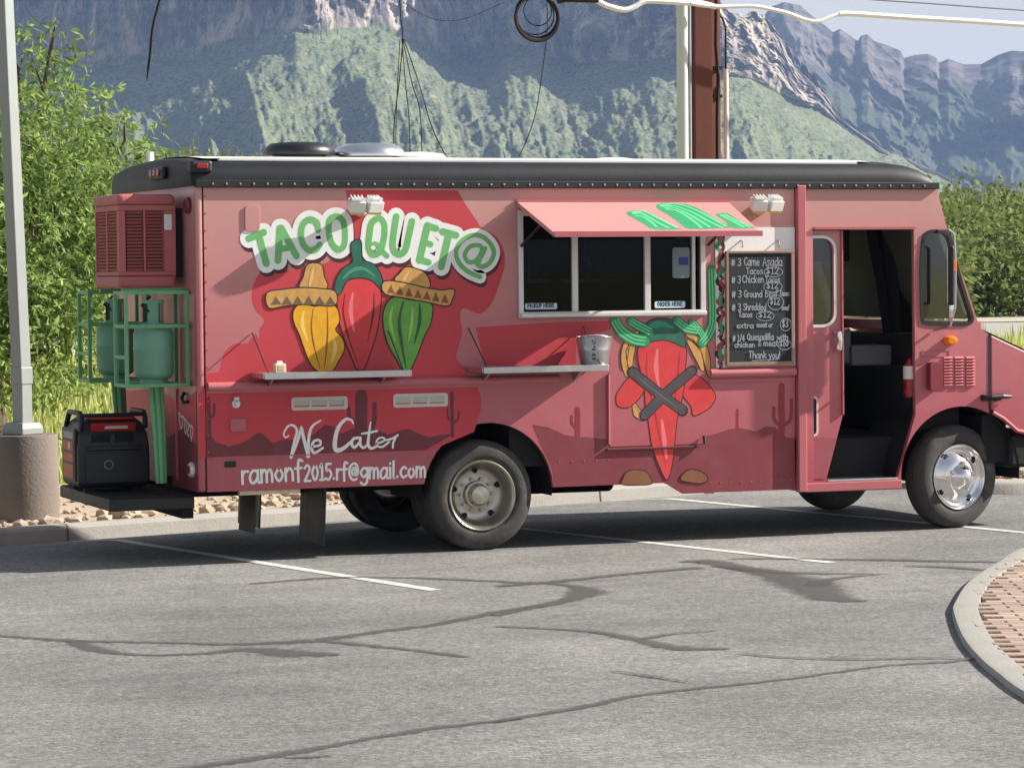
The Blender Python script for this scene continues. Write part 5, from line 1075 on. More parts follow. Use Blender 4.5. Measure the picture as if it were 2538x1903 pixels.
# gas bottles in the racks
M_TANK = pm('green_bottle_paint', (112,164,140), .45, var=.14, scale=5, dirt=.3, dirtcol=(46,92,64))
def bottle(y, label):
    B = empty('gas_bottle', (-.235,y,1.266)); tag(B, label, 'gas bottle', 'gas bottles on the back of the truck')
    r = .142; MB().lathe([(.03,0),(.03,.09),(.05,.125),(.08,r),(.24,r),(.25,r+.003),(.262,r+.003),(.272,r),(.36,r),(.40,.128),(.43,.09),(.445,.05),(.45,0)], (0,0,0), 'Z', 32, closed=False).build('cylinder', M_TANK, B, smooth=45)
    MB().lathe([(0,.098),(.045,.098),(.045,.092),(0,.092)], (0,0,0), 'Z', 24, closed=False).build('foot_ring', M_TANK, B, smooth=30)
    mb = MB()
    for a0, a1 in ((35,145),(225,285),(305,330)):
        pts = [R(a0+(a1-a0)*k/10) for k in range(11)]
        vs = [(rr*math.cos(q), rr*math.sin(q), z) for z, rr in ((.425,.078),(.59,.076),(.59,.070),(.425,.072)) for q in pts]
        mb.add(vs, [(l*11+k,l*11+k+1,((l+1) % 4)*11+k+1,((l+1) % 4)*11+k) for l in range(4) for k in range(10)])
    mb.lathe([(.572,.078),(.6,.078),(.6,.07),(.572,.07)], (0,0,0), 'Z', 28, closed=False)
    mb.build('collar', M_TANK, B, smooth=40)
    MB().lathe([(.44,.02),(.5,.02),(.51,.035),(.55,.035),(.555,.0)], (0,0,0), 'Z', 12).build('valve', M_STEEL, B, smooth=40)
    MB().tube([(0,-.02,.5),(-.05,-.06,.52),(-.09,-.03,.56),(.0,.08,.62)], .01, 6).build('gas_hose', M_BLKP, B, smooth=True)
bottle(.315, 'green gas bottle in the near rack, closest to the truck side'); bottle(1.42, 'green gas bottle in the far rack, furthest left on the truck')
# generator on the rear deck
GN = empty('generator', (0,0,.4795)); tag(GN, 'black portable generator with red panels standing on the rear deck', 'generator')
M_GB = pm('generator_black', (26,28,34), .45, var=.2, scale=7); M_GR = pm('generator_red', (172,36,34), .4, var=.12, scale=8)
gx0, gx1, gy0, gy1, gh = -.70,-.17,.70,1.22,.56
mb = MB(); rows = []
for z, i in ((.03,.03),(.06,.0),(.30,.0),(.42,.012),(.50,.05),(.545,.10)): rows.append([(gx0+i,gy0+i,z),(gx1-i,gy0+i,z),(gx1-i,gy1-i,z),(gx0+i,gy1-i,z)])
mb.add([p for r in rows for p in r], [(k*4+j,k*4+(j+1) % 4,(k+1)*4+(j+1) % 4,(k+1)*4+j) for k in range(5) for j in range(4)]+[(0,1,2,3),(20,21,22,23)])
mb.build('housing', M_GB, GN, bevel=.02, bseg=3)
MB().bar((gx0+.1,gy0+.028,.463),(gx1-.1,gy0+.028,.463),.03,.075,up=(0,-.45,1)).build('top_panel', M_GR, GN, bevel=.006)
MB().box(gx0+.10,gx1-.10,gy0+.075,gy0+.2,.51,.556).build('top_panel', M_GR, GN, bevel=.012)
MB().bar((gx0+.2,gy0+.012,.468),(gx1-.16,gy0+.012,.468),.006,.022,up=(0,-.45,1)).build('top_badge', pm('badge_white', (214,210,206), .5), GN)
MB().box(gx0+.06,gx1-.06,gy0-.012,gy0+.03,.30,.335).build('side_ridge', M_GB, GN, bevel=.008)
mb = MB(); mb.box(gx0+.1,gx0+.24,gy0+.004,gy0+.03,.36,.42); mb.box(gx0+.27,gx0+.41,gy0+.004,gy0+.03,.36,.42); mb.build('vent_slots', M_UNDER, GN, bevel=.004)
MB().plate(rrect(gx0+.05,gx1-.05,.07,.28,.03), [], gy0-.010, gy0+.01).build('access_cover', M_GB, GN, bevel=.006).location.z = 0
MB().lathe([(0,.028),(-.012,.026),(-.014,.012)], (gx0+.22,gy0-.01,.2), 'Y', 18).build('cover_knob', M_BLKP, GN, smooth=True)
MB().lathe([(-.002,.034),(-.006,.034),(-.006,.026)], (gx0+.22,gy0-.01,.2), 'Y', 20, closed=False).build('knob_ring', pm('knob_grey', (120,124,132), .4, .5), GN)
MB().box(gx0-.012,gx0+.01,gy0+.06,gy1-.06,.08,.46).build('control_panel', M_GB, GN, bevel=.006)
for k, (z_, h_, m_) in enumerate(((.385,.05,pm('badge_grey', (150,152,156), .5)),(.30,.07,M_GR),(.22,.06,M_GR),(.10,.1,M_GR))): MB().box(gx0-.016,gx0-.0121,gy0+.10,gy1-.12,z_,z_+h_).build('panel_face', m_, GN, bevel=.003)
MB().lathe([(gx0-.02,.03),(gx0-.0161,.03)], (0,gy0+.2,.335), 'X', 16).build('gauge', pm('gauge_white', (210,206,200), .4), GN)
mb = MB()
for x in (gx0+.03,gx1-.03): mb.tube([(x,gy0+.02,.46),(x+.01,gy0+.05,.53),(x+.01,gy0+.10,.57),(x+.01,gy1-.1,.57),(x+.01,gy1-.05,.53),(x,gy1-.02,.46)], .02, 8)
mb.tube([(gx0+.03,gy0+.06,.555),(gx1-.03,gy0+.06,.555)], .014, 8); mb.build('carry_frame', M_GB, GN, smooth=True)
for x in (gx0+.06,gx1-.12):
    for y in (gy0+.05,gy1-.11): MB().box(x,x+.06,y,y+.06,0,.035).build('rubber_foot', M_UNDER, GN)

# kitchen gear glimpsed behind the serving window
for i, (x_, z_, l_) in enumerate(((2.6,2.3,.22),(2.75,2.3,.3),(3.05,2.3,.26),(3.35,2.3,.18))):
    MB().tube([(x_,.9,z_),(x_,.9,z_-l_)], .008, 6).lathe([(0,.0),(0,.045),(.03,.05),(.035,.0)], (x_,.9,z_-l_-.035), 'Z', 14).build('hanging_ladle', M_STEEL, T, smooth=True)
MB().tube([(2.4,.9,2.31),(3.9,.9,2.31)], .012, 6).build('utensil_rail', M_STEEL, T)
MB().box(2.5,3.8,1.0,1.19,1.95,1.98).build('kitchen_shelf', M_STEEL, T)
for i in range(7): MB().lathe([(0,.04),(.12,.045),(.14,.03),(.17,.03)], (2.6+.17*i,1.1,1.98), 'Z', 12).build('spice_jar', [M_GREYIN,M_LENS,M_CREAM][i % 3], T, smooth=True)
MB().box(3.3,3.62,.2,.45,1.6,1.78).build('till', M_GREYIN, T, bevel=.02)
# ---- parking lot lamp post on its concrete footing
LPY = 3.95; LPX = S('V',50,1000,LPY)[0]; LPT = S('V',50,938,LPY)[1]; LP = empty('lamp_post', (LPX,LPY,LPT-.806)); tag(LP, 'grey square steel lamp post on a round concrete footing at left', 'lamp post')
M_FOOT = pm('footing_concrete', (112,104,97), .9, var=.18, scale=4, bump=.5, bscale=35, dirt=.5, dirtcol=(112,102,92))
MB().lathe([(-.25,.295),(.1,.295),(.79,.288),(.805,.28),(.806,0)], (0,0,0), 'Z', 40, closed=False).build('concrete_footing', M_FOOT, LP, smooth=40)
M_POST = pm('galvanised_post', (138,145,144), .5, .2, var=.1, scale=3, dirt=.2, dirtcol=(140,140,134))
def sq(mb, x, y, z, a, ang):
    for k in range(4): q = ang+math.pi/4+k*math.pi/2; mb.append((x+a*math.sqrt(.5)*math.cos(q), y+a*math.sqrt(.5)*math.sin(q), z))
vs = []; an = R(32); q_ = S('V',8,0,LPY); LEAN = (q_[0]-LPX)*(9.0-.83)/(q_[1]-LPT)
for z, a_ in ((.83,.118),(1.2,.117),(9.0,.09)): sq(vs, (0 if z < 2 else LEAN), 0, z, a_, an)
mb = MB(); mb.add(vs, [(k*4+j,k*4+(j+1) % 4,(k+1)*4+(j+1) % 4,(k+1)*4+j) for k in range(2) for j in range(4)]+[(0,1,2,3),(8,9,10,11)])
mb.build('post', M_POST, LP, bevel=.008)
vs = []
for z, a_ in ((.806,.24),(.86,.24),(.905,.2)): sq(vs, 0, 0, z, a_, an)
mb = MB(); mb.add(vs, [(k*4+j,k*4+(j+1) % 4,(k+1)*4+(j+1) % 4,(k+1)*4+j) for k in range(2) for j in range(4)]+[(0,1,2,3),(8,9,10,11)])
mb.build('base_cover', M_POST, LP, bevel=.01)
vs = []; sq(vs,.0,-.0,1.22,.13,an); sq(vs,-.003,0,1.36,.13,an); mb = MB(); mb.add(vs, [(j,(j+1) % 4,4+(j+1) % 4,4+j) for j in range(4)]+[(0,1,2,3),(4,5,6,7)]); mb.build('hand_hole_cover', M_POST, LP, bevel=.006)
MB().tube([(LEAN,0,9.0),(LEAN-.8,-.3,9.05)], .05, 8).build('lamp_arm', M_POST, LP); MB().box(LEAN-1.4,LEAN-.75,-.5,-.15,8.98,9.12).build('lamp_head', M_POST, LP, bevel=.03)

# ---- utility posts and cables behind the truck
YP = 13.0
def post_at(v0, v1, y=YP): return S('V',v0,150,y)[0], S('V',v1,150,y)[0]
M_RUST = pm('rust_brown_steel', (96,44,30), .75, var=.25, scale=2.5, bump=.2, bscale=18, dirt=.4, dirtcol=(60,28,22))
xa, xb = post_at(1492,1552); UPB = empty('utility_post', ((xa+xb)/2,YP,.02)); tag(UPB, 'thick rust brown steel utility post rising behind the truck roof', 'utility post')
w_ = (xb-xa); mb = MB(); mb.box(-w_/2,w_*.14,-.12,.16,0,9.5); mb.build('column', M_RUST, UPB, bevel=.008)
MB().box(w_*.145,w_/2,-.06,.16,0,9.5).build('flange', pm('rust_light', (136,76,54), .75, var=.2, scale=3), UPB, bevel=.006)
mb = MB(); mb.tube([(w_*.32,-.09,.3),(w_*.33,-.09,3.9),(w_*.36,-.1,4.4),(w_*.3,-.09,4.8),(w_*.36,-.09,6.5)], .022, 8); mb.box(w_*.2,w_*.5,-.11,-.06,4.15,4.19); mb.box(w_*.2,w_*.5,-.11,-.06,4.5,4.54); mb.build('strapped_cable', M_UNDER, UPB, smooth=True)
xa, xb = post_at(1455,1478); UG = empty('pale_pole', ((xa+xb)/2,YP-.1,.02)); tag(UG, 'slim pale grey metal pole just left of the brown post', 'pole')
MB().lathe([(0,(xb-xa)/2),(9.5,(xb-xa)/2-.005)], (0,0,0), 'Z', 20).build('pole_tube', pm('pale_pole_metal', (196,204,200), .5, .2, var=.08, scale=3), UG, smooth=True)
MB().tube([((xb-xa)/2+.03,0,.0),((xb-xa)/2+.03,0,9.4)], .02, 8).build('conduit', pm('conduit_grey', (150,160,166), .5, var=.1), UG, smooth=True)
xa, xb = post_at(1571,1580); UC = empty('service_riser', ((xa+xb)/2,YP+.1,.02)); tag(UC, 'thin white riser pipe just right of the brown post', 'pipe')
hz = S('V',1576,148,YP)[1]; mb = MB(); mb.tube([(0,0,0),(0,0,hz-.02)], .032, 10); mb.build('riser_pipe', pm('riser_white', (204,206,204), .5), UC, smooth=True)
z_t = S('V',1576,60,YP)[1]-.02; MB().tube([(0,0,hz-.03),(0,0,z_t),(-.04,0,z_t+.12),(-.14,0,z_t+.2),(-.3,0,z_t+.24)], .014, 8).build('riser_cable', M_UNDER, UC, smooth=True)
def P3(t, x, y, Y=YP-.25): q = S(t, x, y, Y); return (q[0], Y, q[1])
def cable(name, label, t, pts, r, mat, Y=YP-.25, k=6, cat='cable'):
    q = smooth2([S(t, x, y, Y) for x,y in pts], k=k); o = MB().tube([(x,Y,z) for x,z in q], r, 8).build(name, mat, None, smooth=True); tag(o, label, cat); return o
M_WCAB = pm('white_cable_sheath', (236,238,236), .5, var=.04)
cable('white_cable', 'white sagging cable running left from the brown post top', 'M2', [(1400,-10),(1440,15),(1500,42),(1590,62),(1650,45),(1720,10),(1850,12),(1960,20),(2060,22),(2150,45)], .034, M_WCAB)
cable('white_cable', 'white sleeved cable drooping just right of the brown post', 'M3', [(180,22),(260,35),(340,42),(420,42),(560,40),(680,60),(780,85),(880,122),(960,132),(1020,110),(1085,85)], .026, M_WCAB, Y=YP-.35)
cable('white_cable', 'thick straight white cable crossing the sky at upper right', 'M3', [(1085,88),(1160,86),(1500,108),(1900,132),(2260,156),(2700,186),(4200,270)], .034, M_WCAB, Y=YP-.35)
cable('overhead_wire', 'thin grey wire in the sky above the thick white cable', 'M3', [(1000,-30),(1240,-5),(1600,20),(1900,42),(2260,68),(4200,210)], .011, pm('wire_grey', (120,126,132), .5), Y=YP-.2)
# support line just above the picture carrying the coil and the loose wires
zl = S('V',1100,-22,YP-.4)[1]
o = MB().tube([(-12,YP-.4,zl+.6),(-2,YP-.4,zl+.18),(3,YP-.4,zl+.05),(7,YP-.4,zl),(S('V',1500,0,YP-.4)[0],YP-.4,zl+.02)], .016, 8).build('overhead_wire', M_UNDER); tag(o, 'black support line carrying the cable coil to the brown post', 'cable')
# coil
cc = S('V',1160,40,YP-.4); CO = empty('cable_coil', (cc[0],YP-.4,cc[1])); tag(CO, 'black round coil of cable hanging left of the posts', 'cable coil')
for i, (rr, ox, oz, th) in enumerate(((.275,0,0,.024),(.272,.004,.006,.02),(.262,.01,.03,.012),(.25,-.015,.05,.008),(.18,.03,.09,.007))):
    MB().tube([(ox+rr*math.cos(q)*1.0, .012*i, oz+rr*math.sin(q)*.97) for q in [2*math.pi*k/40 for k in range(41)]], th, 6, caps=False).build('coil_loop', M_UNDER, CO, smooth=True)
MB().tube([(-.1,0,.24),(-.1,0,zl-cc[1]+.0)], .01, 6).build('coil_tie', M_UNDER, CO)
x = S('V',1215,0,YP-.4)[0]; x2 = S('V',1292,0,YP-.4)[0]; zc = S('V',1250,2,YP-.4)[1]
SB = empty('splice_box', ((x+x2)/2,YP-.4,zc)); tag(SB, 'black cable splice box hanging at the top right of the coil', 'splice box')
MB().box(-(x2-x)/2,(x2-x)/2,-.05,.05,-.02,.09).build('enclosure', M_UNDER, SB, bevel=.02); MB().tube([(-(x2-x)/2-.06,0,-.01),(-(x2-x)/2+.05,0,.02)], .04, 8).build('end_plug', M_UNDER, SB, smooth=True); MB().tube([(0,0,.08),(0,0,zl-zc)], .008, 6).build('hanger', M_UNDER, SB)
# loose hanging wires
HW = [('V',[(862,-22),(866,40),(870,85),(862,180),(852,260),(850,352)],.007),('V',[(868,85),(876,180),(884,260),(886,352)],.006),('V',[(870,85),(890,180),(907,240),(912,352)],.006),('V',[(872,85),(905,180),(935,280),(972,352)],.006),('V',[(864,85),(858,200),(855,300),(858,352)],.005),('V',[(870,5),(930,40),(1000,42),(1090,5)],.004)]
LW = empty('hanging_wires', P3('V',862,-22,YP-.4)); tag(LW, 'bundle of thin dark loose wires hanging left of the coil', 'wire'); o0 = Vector(LW.location)
for t_, pts, r_ in HW:
    q = smooth2([S(t_, x, y, YP-.4) for x,y in pts], k=5); MB().tube([Vector((x,YP-.4,z))-o0 for x,z in q], r_, 5).build('wire_strand', M_UNDER, LW, smooth=True)
q = smooth2([S('V', x, y, YP-.4) for x,y in [(1180,-22),(1182,60),(1172,150),(1158,240),(1135,310),(1112,352)]], k=5); o = MB().tube([(x,YP-.4,z) for x,z in q], .006, 5).build('hanging_wires', M_UNDER, None, smooth=True); tag(o, 'single thin wire trailing down below the cable coil', 'wire')
q = smooth2([S('V', x, y, YP-.4) for x,y in [(352,-30),(345,0),(330,60),(324,120),(317,175)]], k=5); o = MB().tube([(x,YP-.4,z) for x,z in q], [.016]*(len(q)-3)+[.012,.009,.004], 6).build('cable_end', M_UNDER, None, smooth=True); tag(o, 'short black cable end dangling at upper left', 'cable')
# ================================================================== TREES
def leafmat(name, c1, c2, c3, tr=.4):
    m = bpy.data.materials.new(name); m.use_nodes = True; n = m.node_tree; L = n.links; n.nodes.clear()
    o = n.nodes.new('ShaderNodeOutputMaterial'); d = n.nodes.new('ShaderNodeBsdfDiffuse'); t = n.nodes.new('ShaderNodeBsdfTranslucent'); mx = n.nodes.new('ShaderNodeMixShader'); mx.inputs[0].default_value = tr
    g = n.nodes.new('ShaderNodeNewGeometry'); r = n.nodes.new('ShaderNodeValToRGB'); e = r.color_ramp.elements; e[0].color = lin(c1); e[1].color = lin(c3); q = e.new(.5); q.color = lin(c2)
    tc = n.nodes.new('ShaderNodeTexCoord'); z = n.nodes.new('ShaderNodeTexNoise'); z.inputs['Scale'].default_value = 1.6; z.inputs['Detail'].default_value = 4; L.new(tc.outputs['Object'], z.inputs['Vector']); av = n.nodes.new('ShaderNodeMath'); av.operation = 'MULTIPLY_ADD'; av.inputs[1].default_value = .55; sb = n.nodes.new('ShaderNodeMath'); sb.operation = 'MULTIPLY_ADD'; sb.inputs[1].default_value = 1.5; sb.inputs[2].default_value = -.52; L.new(z.outputs['Fac'], sb.inputs[0]); L.new(g.outputs['Random Per Island'], av.inputs[0]); L.new(sb.outputs[0], av.inputs[2]); L.new(av.outputs[0], r.inputs[0]); L.new(r.outputs[0], d.inputs[0]); L.new(r.outputs[0], t.inputs[0]); L.new(d.outputs[0], mx.inputs[1]); L.new(t.outputs[0], mx.inputs[2]); L.new(mx.outputs[0], o.inputs[0]); return m
M_BARK = pm('bark', (92,78,60), .9, var=.3, scale=8, bump=.5)
def tree(label, base, H, rad, nsp, nleaf, ls, mat, seed, group=None, low=.15, lean=(0,0), droop=.5, name='desert_tree', lobes=None, trunk_r=.11, asp=(.16,.3)):
    rn = np.random.RandomState(seed); t = empty(name, (base[0],base[1],base[2])); tag(t, label, 'tree', group)
    mb = MB(); cx, cy = lean
    mb.tube([(0,0,-.05),(cx*.2,cy*.2,H*.12),(cx*.45,cy*.45,H*.28)], [trunk_r*1.3,trunk_r,trunk_r*.8], 8)
    # twig tips inside a lobed crown
    if lobes is None: lobes = [(cx+rn.uniform(-.45,.45)*rad, cy+rn.uniform(-.45,.45)*rad, H*rn.uniform(low+.22,.8), rad*rn.uniform(.42,.68), H*rn.uniform(.14,.26)) for _ in range(9)]
    V, Fc = [], []
    tot = sum(l[3]**2*l[4] for l in lobes)
    for lx, ly, lz, lr, lh in lobes:
        mb.tube([(cx*.4,cy*.4,H*.25),((cx*.4+lx)/2+rn.uniform(-.1,.1),(cy*.4+ly)/2,(H*.25+lz)/2-.05),(lx,ly,lz-lh*.2),(lx+lr*.3*rn.uniform(-1,1),ly,lz+lh*.5)], [trunk_r*.5,trunk_r*.3,trunk_r*.14,trunk_r*.05], 6)
        n1 = max(8, int(nsp*lr**2*lh/tot))
        u = rn.normal(size=(n1,3)); u /= np.linalg.norm(u,axis=1)[:,None]; rr = rn.uniform(.35,1.0,n1)**.6
        tips = np.stack([lx+u[:,0]*lr*rr, ly+u[:,1]*lr*rr, lz+u[:,2]*lh*rr],1)
        dirs = u*np.array([1,1,.6])+rn.normal(size=(n1,3))*.55; dirs[:,2] -= droop*rn.uniform(0,1.2,n1); dirs /= np.linalg.norm(dirs,axis=1)[:,None]
        for tp, dr in zip(tips, dirs):
            L_ = ls*rn.uniform(2.5,5.0)
            for k in range(nleaf):
                s_ = rn.uniform(0,1); c = tp+dr*L_*s_+np.array([0,0,-droop*.4*L_*s_*s_])
                ld_ = dr*.7+rn.normal(size=3)*.6; ld_[2] -= droop*.35; ld_ /= np.linalg.norm(ld_); sd = np.cross(ld_, rn.normal(size=3)); sd /= (np.linalg.norm(sd)+1e-6)
                a = ls*rn.uniform(.4,1.5); b = a*rn.uniform(*asp); i = len(V)
                V += [tuple(c), tuple(c+ld_*a*.5+sd*b), tuple(c+ld_*a), tuple(c+ld_*a*.5-sd*b)]; Fc.append((i,i+1,i+2,i+3))
    mb.build('trunk', M_BARK, t, smooth=True)
    me = bpy.data.meshes.new('crown'); me.from_pydata(V, [], Fc); me.materials.append(mat); o = bpy.data.objects.new('crown', me); COL.objects.link(o); o.parent = t
    return t
LM1 = leafmat('mesquite_leaf', (76,96,54), (130,154,88), (186,202,132), .42); LM2 = leafmat('scrub_leaf', (80,94,54), (116,130,76), (150,160,104)); LM3 = leafmat('far_leaf', (96,106,66), (124,132,84), (150,152,106))
# big mesquite at left behind the lamp post
def lob(v, Y, r, h): p = S('V', v[0], v[1], Y); return (p[0], Y, p[1], r, h)
b0 = (1.1, 12.6, .02)
LB = [(lob(*q)) for q in (((60,300),12.4,1.0,.75),((95,180),12.6,.42,.5),((150,420),12.2,.95,.7),((235,330),12.6,.52,.42),((260,460),12.3,.55,.7),((60,520),11.8,1.1,.9),((170,620),11.9,.9,.75),((120,740),11.6,.8,.5),((20,700),11.5,.9,.8),((-80,350),12.5,1.2,1.0),((-120,600),12,1.2,1.1),((270,290),13,.4,.4),((300,400),13.2,.4,.6),((210,260),13,.35,.3),((180,520),13,.9,.8),((280,560),13,.5,.6),((40,130),12.8,.45,.5),((110,90),12.8,.25,.35))]
LB = [(x-b0[0],y-b0[1],z-b0[2],r,h) for x,y,z,r,h in LB]
tree('tall bright green feathery tree behind the lamp post at left', b0, 4.6, 2.2, 3300, 15, .10, LM1, 3, lobes=LB, droop=.75, asp=(.09,.18), name='mesquite_tree', trunk_r=.16)
# scrub trees across the road, right
pos = [(1985,74,3.6,2.6),(2060,84,4.6,3.0),(2130,86,4.9,3.2),(2205,84,4.4,3.0),(2290,88,4.8,3.2),(2020,92,5.6,3.0),(2100,96,6.0,3.2),(2180,97,5.8,3.3),(2260,98,5.5,3.2)]
names = ['scrub tree just ahead of the truck windscreen, leftmost at right','wide green scrub tree across the road, second from windscreen','bushy scrub tree across the road, above the truck hood','dense front row scrub tree wholly in view nearest the right edge','front row scrub tree cut off by the right picture edge','taller scrub tree behind the leftmost road side tree','tall scrub tree showing above the hood in the back row','tall back row scrub tree left of the right edge','back row scrub tree cut off by the right picture edge']
for i, ((v, Y, H, r), nm) in enumerate(zip(pos, names)):
    x = S('V', v, 690, Y)[0]; tree(nm, (x,Y,.03), H, r, 420, 9, .30, LM2, 20+i, 'scrub trees across the road', low=-.1, droop=.1, name='scrub_tree', trunk_r=.15)
# distant tree line seen over the truck's rear roof
pos = [(300,330),(352,322),(410,318),(470,322),(530,317),(590,330),(1990,395),(2050,400),(2110,405),(2170,402),(2225,400)]
names = ['distant pale tree at the left end of the far tree line','distant pale tree right of the mesquite over the roof','distant rounded tree above the truck rear corner','distant low tree between two taller ones over the roof','distant tallest pale tree beside the black roof vent','distant pale tree behind the black roof vent','distant tree in front of the mountain just right of the roof','distant pale tree above the windscreen at right','distant pale tree above the hood under the dark range','distant pale tree near the right edge under the range','distant pale tree at the far right end of the line']
for i, ((v, y), nm) in enumerate(zip(pos, names)):
    Y = 190+random.uniform(-12,12); x, zt_ = S('V', v, y, Y); tree(nm, (x,Y,.02), (zt_-.1)*.93, 5.6, 520, 11, .42, LM3, 60+i, 'distant trees before the mountain', low=.0, droop=0, name='distant_tree', trunk_r=.3)
# ================================================================== MOUNTAINS
_rs = np.random.RandomState(5); _tab = _rs.rand(256,256)
def vn(x, y):
    xi = np.floor(x).astype(int); yi = np.floor(y).astype(int); fx = x-xi; fy = y-yi; fx = fx*fx*(3-2*fx); fy = fy*fy*(3-2*fy)
    g = lambda a, b: _tab[a % 256, b % 256]
    return (g(xi,yi)*(1-fx)+g(xi+1,yi)*fx)*(1-fy)+(g(xi,yi+1)*(1-fx)+g(xi+1,yi+1)*fx)*fy
def fbm(x, y, o=5, g=.5, ridged=False):
    s = 0; a = 1; t = 0
    for k in range(o):
        v = vn(x*2**k+17*k, y*2**k+31*k)
        if ridged: v = 1-abs(2*v-1)
        s = s+a*v; t += a; a *= g
    return s/t
FH = Vector((math.sin(YAW), math.cos(YAW), 0)); RH = Vector((math.cos(YAW), -math.sin(YAW), 0)); HZ = 586.0
def mount_mat(name, rock1, rock2, veg1, veg2, soil, bush):
    m = bpy.data.materials.new(name); m.use_nodes = True; n = m.node_tree; L = n.links; b = n.nodes['Principled BSDF']; b.inputs['Roughness'].default_value = .95; b.inputs['Specular IOR Level'].default_value = .1
    tc = n.nodes.new('ShaderNodeTexCoord'); ge = n.nodes.new('ShaderNodeNewGeometry'); at = n.nodes.new('ShaderNodeAttribute'); at.attribute_name = 'rockness'
    def nz(s, d, st=None, r=.6):
        z = n.nodes.new('ShaderNodeTexNoise'); z.inputs['Scale'].default_value = s; z.inputs['Detail'].default_value = d; z.inputs['Roughness'].default_value = r
        if st: mp = n.nodes.new('ShaderNodeMapping'); mp.inputs['Scale'].default_value = st; L.new(tc.outputs['Object'], mp.inputs[0]); L.new(mp.outputs[0], z.inputs['Vector'])
        else: L.new(tc.outputs['Object'], z.inputs['Vector'])
        return z.outputs['Fac']
    def mixc(f, a, c, lo=.4, hi=.6):
        mr = n.nodes.new('ShaderNodeMapRange'); mr.inputs[1].default_value = lo; mr.inputs[2].default_value = hi; L.new(f, mr.inputs[0]); x = n.nodes.new('ShaderNodeMix'); x.data_type = 'RGBA'; L.new(mr.outputs[0], x.inputs['Factor'])
        for v, k in ((a,'A'),(c,'B')):
            if isinstance(v, tuple): x.inputs[k].default_value = lin(v)
            else: L.new(v, x.inputs[k])
        return x.outputs['Result']
    rock = mixc(nz(.05,8,(1,1,.35),.75), rock1, rock2, .42, .58); rock = mixc(nz(.016,6,(1.3,1.3,.4),.6), rock, (70,68,72), .5, .62)
    veg = mixc(nz(.02,6), veg1, veg2, .35, .65); veg = mixc(nz(.045,8,None,.75), veg, soil, .55, .68); veg = mixc(nz(.26,4,None,.8), veg, bush, .5, .58)
    f = n.nodes.new('ShaderNodeMath'); f.operation = 'MULTIPLY_ADD'; L.new(nz(.05,5), f.inputs[0]); f.inputs[1].default_value = .5; L.new(at.outputs['Fac'], f.inputs[2])
    L.new(mixc(f.outputs[0], veg, rock, .6, .82), b.inputs['Base Color'])
    bp = n.nodes.new('ShaderNodeBump'); bp.inputs['Strength'].default_value = .8; bp.inputs['Distance'].default_value = 2.5; L.new(nz(.16,7,None,.8), bp.inputs['Height']); L.new(bp.outputs[0], b.inputs['Normal'])
    return m
def grid(name, X, Dp, Z, rk, mat, label):
    nr, ncol = X.shape; co = np.empty((nr,ncol,3)); 
    co[...,0] = CAMP.x+RH.x*X+FH.x*Dp; co[...,1] = CAMP.y+RH.y*X+FH.y*Dp; co[...,2] = Z
    me = bpy.data.meshes.new(name); idx = np.arange(nr*ncol).reshape(nr,ncol); q = np.stack([idx[:-1,:-1],idx[:-1,1:],idx[1:,1:],idx[1:,:-1]],-1).reshape(-1,4)
    me.vertices.add(nr*ncol); me.vertices.foreach_set('co', co.reshape(-1)); me.loops.add(q.size); me.loops.foreach_set('vertex_index', q.reshape(-1).astype(np.int32)); me.polygons.add(len(q)); me.polygons.foreach_set('loop_start', np.arange(0,q.size,4,dtype=np.int32)); me.polygons.foreach_set('loop_total', np.full(len(q),4,dtype=np.int32))
    me.update(calc_edges=True); a = me.attributes.new('rockness','FLOAT','POINT'); a.data.foreach_set('value', rk.reshape(-1).astype(np.float32))
    me.materials.append(mat); o = bpy.data.objects.new(name, me); COL.objects.link(o); o['kind'] = 'structure'; return o
Q = 1.58534e-4                                            # metres per picture unit per metre of distance
def ip(x, pts): return np.interp(x, [p[0] for p in pts], [p[1] for p in pts])
# --- near massif: apron of scree below a zig-zag cliff wall
D0 = 2400.0
nc, nr = 1000, 330
v = np.linspace(-260, 2060, nc)                           # column, in picture units at distance D0
Xc = (v-1106)*Q*D0
zig = ip(v, [(-260,120),(0,60),(250,10),(480,-40),(640,-120),(700,-95),(860,40),(1010,130),(1080,165),(1140,90),(1300,10),(1480,-45),(1540,-70),(1600,-60),(1700,70),(1830,210),(1960,330),(2060,430)])
cb = ip(v, [(-260,150),(0,150),(124,140),(250,132),(390,115),(550,88),(650,62),(723,72),(830,60),(900,95),(969,130),(1050,134),(1103,92),(1174,112),(1228,146),(1458,132),(1555,163),(1626,172),(1693,210),(1782,250),(1828,286),(1900,330),(2060,400)])
ct = ip(v, [(-260,-330),(400,-420),(1000,-300),(1400,-160),(1520,-40),(1590,15),(1655,30),(1690,75),(1720,120),(1782,195),(1828,262),(1900,318),(2060,395)])
ridge = ip(v, [(-260,0),(180,0),(420,60),(640,70),(760,66),(900,52),(1010,50),(1090,44),(1150,30),(1240,30),(1330,40),(1460,32),(1540,24),(1640,34),(1760,20),(1900,0),(2060,0)])
def soft(q, w): k = np.hanning(w); k /= k.sum(); return np.convolve(np.pad(q, w, mode='edge'), k, 'same')[w:-w]
ridge = soft(ridge, 141); zig = soft(zig, 61)
wob_ = fbm(v*.012, v*0+3.3, 4)-.5; ridge = ridge+wob_*26
t = np.linspace(0, 1, nr)[:,None]; tc_ = .55
zcb = (HZ-cb)*Q*D0*1.0; zct = np.maximum((HZ-ct)*Q*D0, zcb+4)
Vv = np.broadcast_to(v, (nr,nc)); XX = np.broadcast_to(Xc, (nr,nc)).copy()
a = np.clip(t/tc_, 0, 1); c = np.clip((t-tc_)/(1-tc_), 0, 1)
toe = -640.0
prof = a**1.18
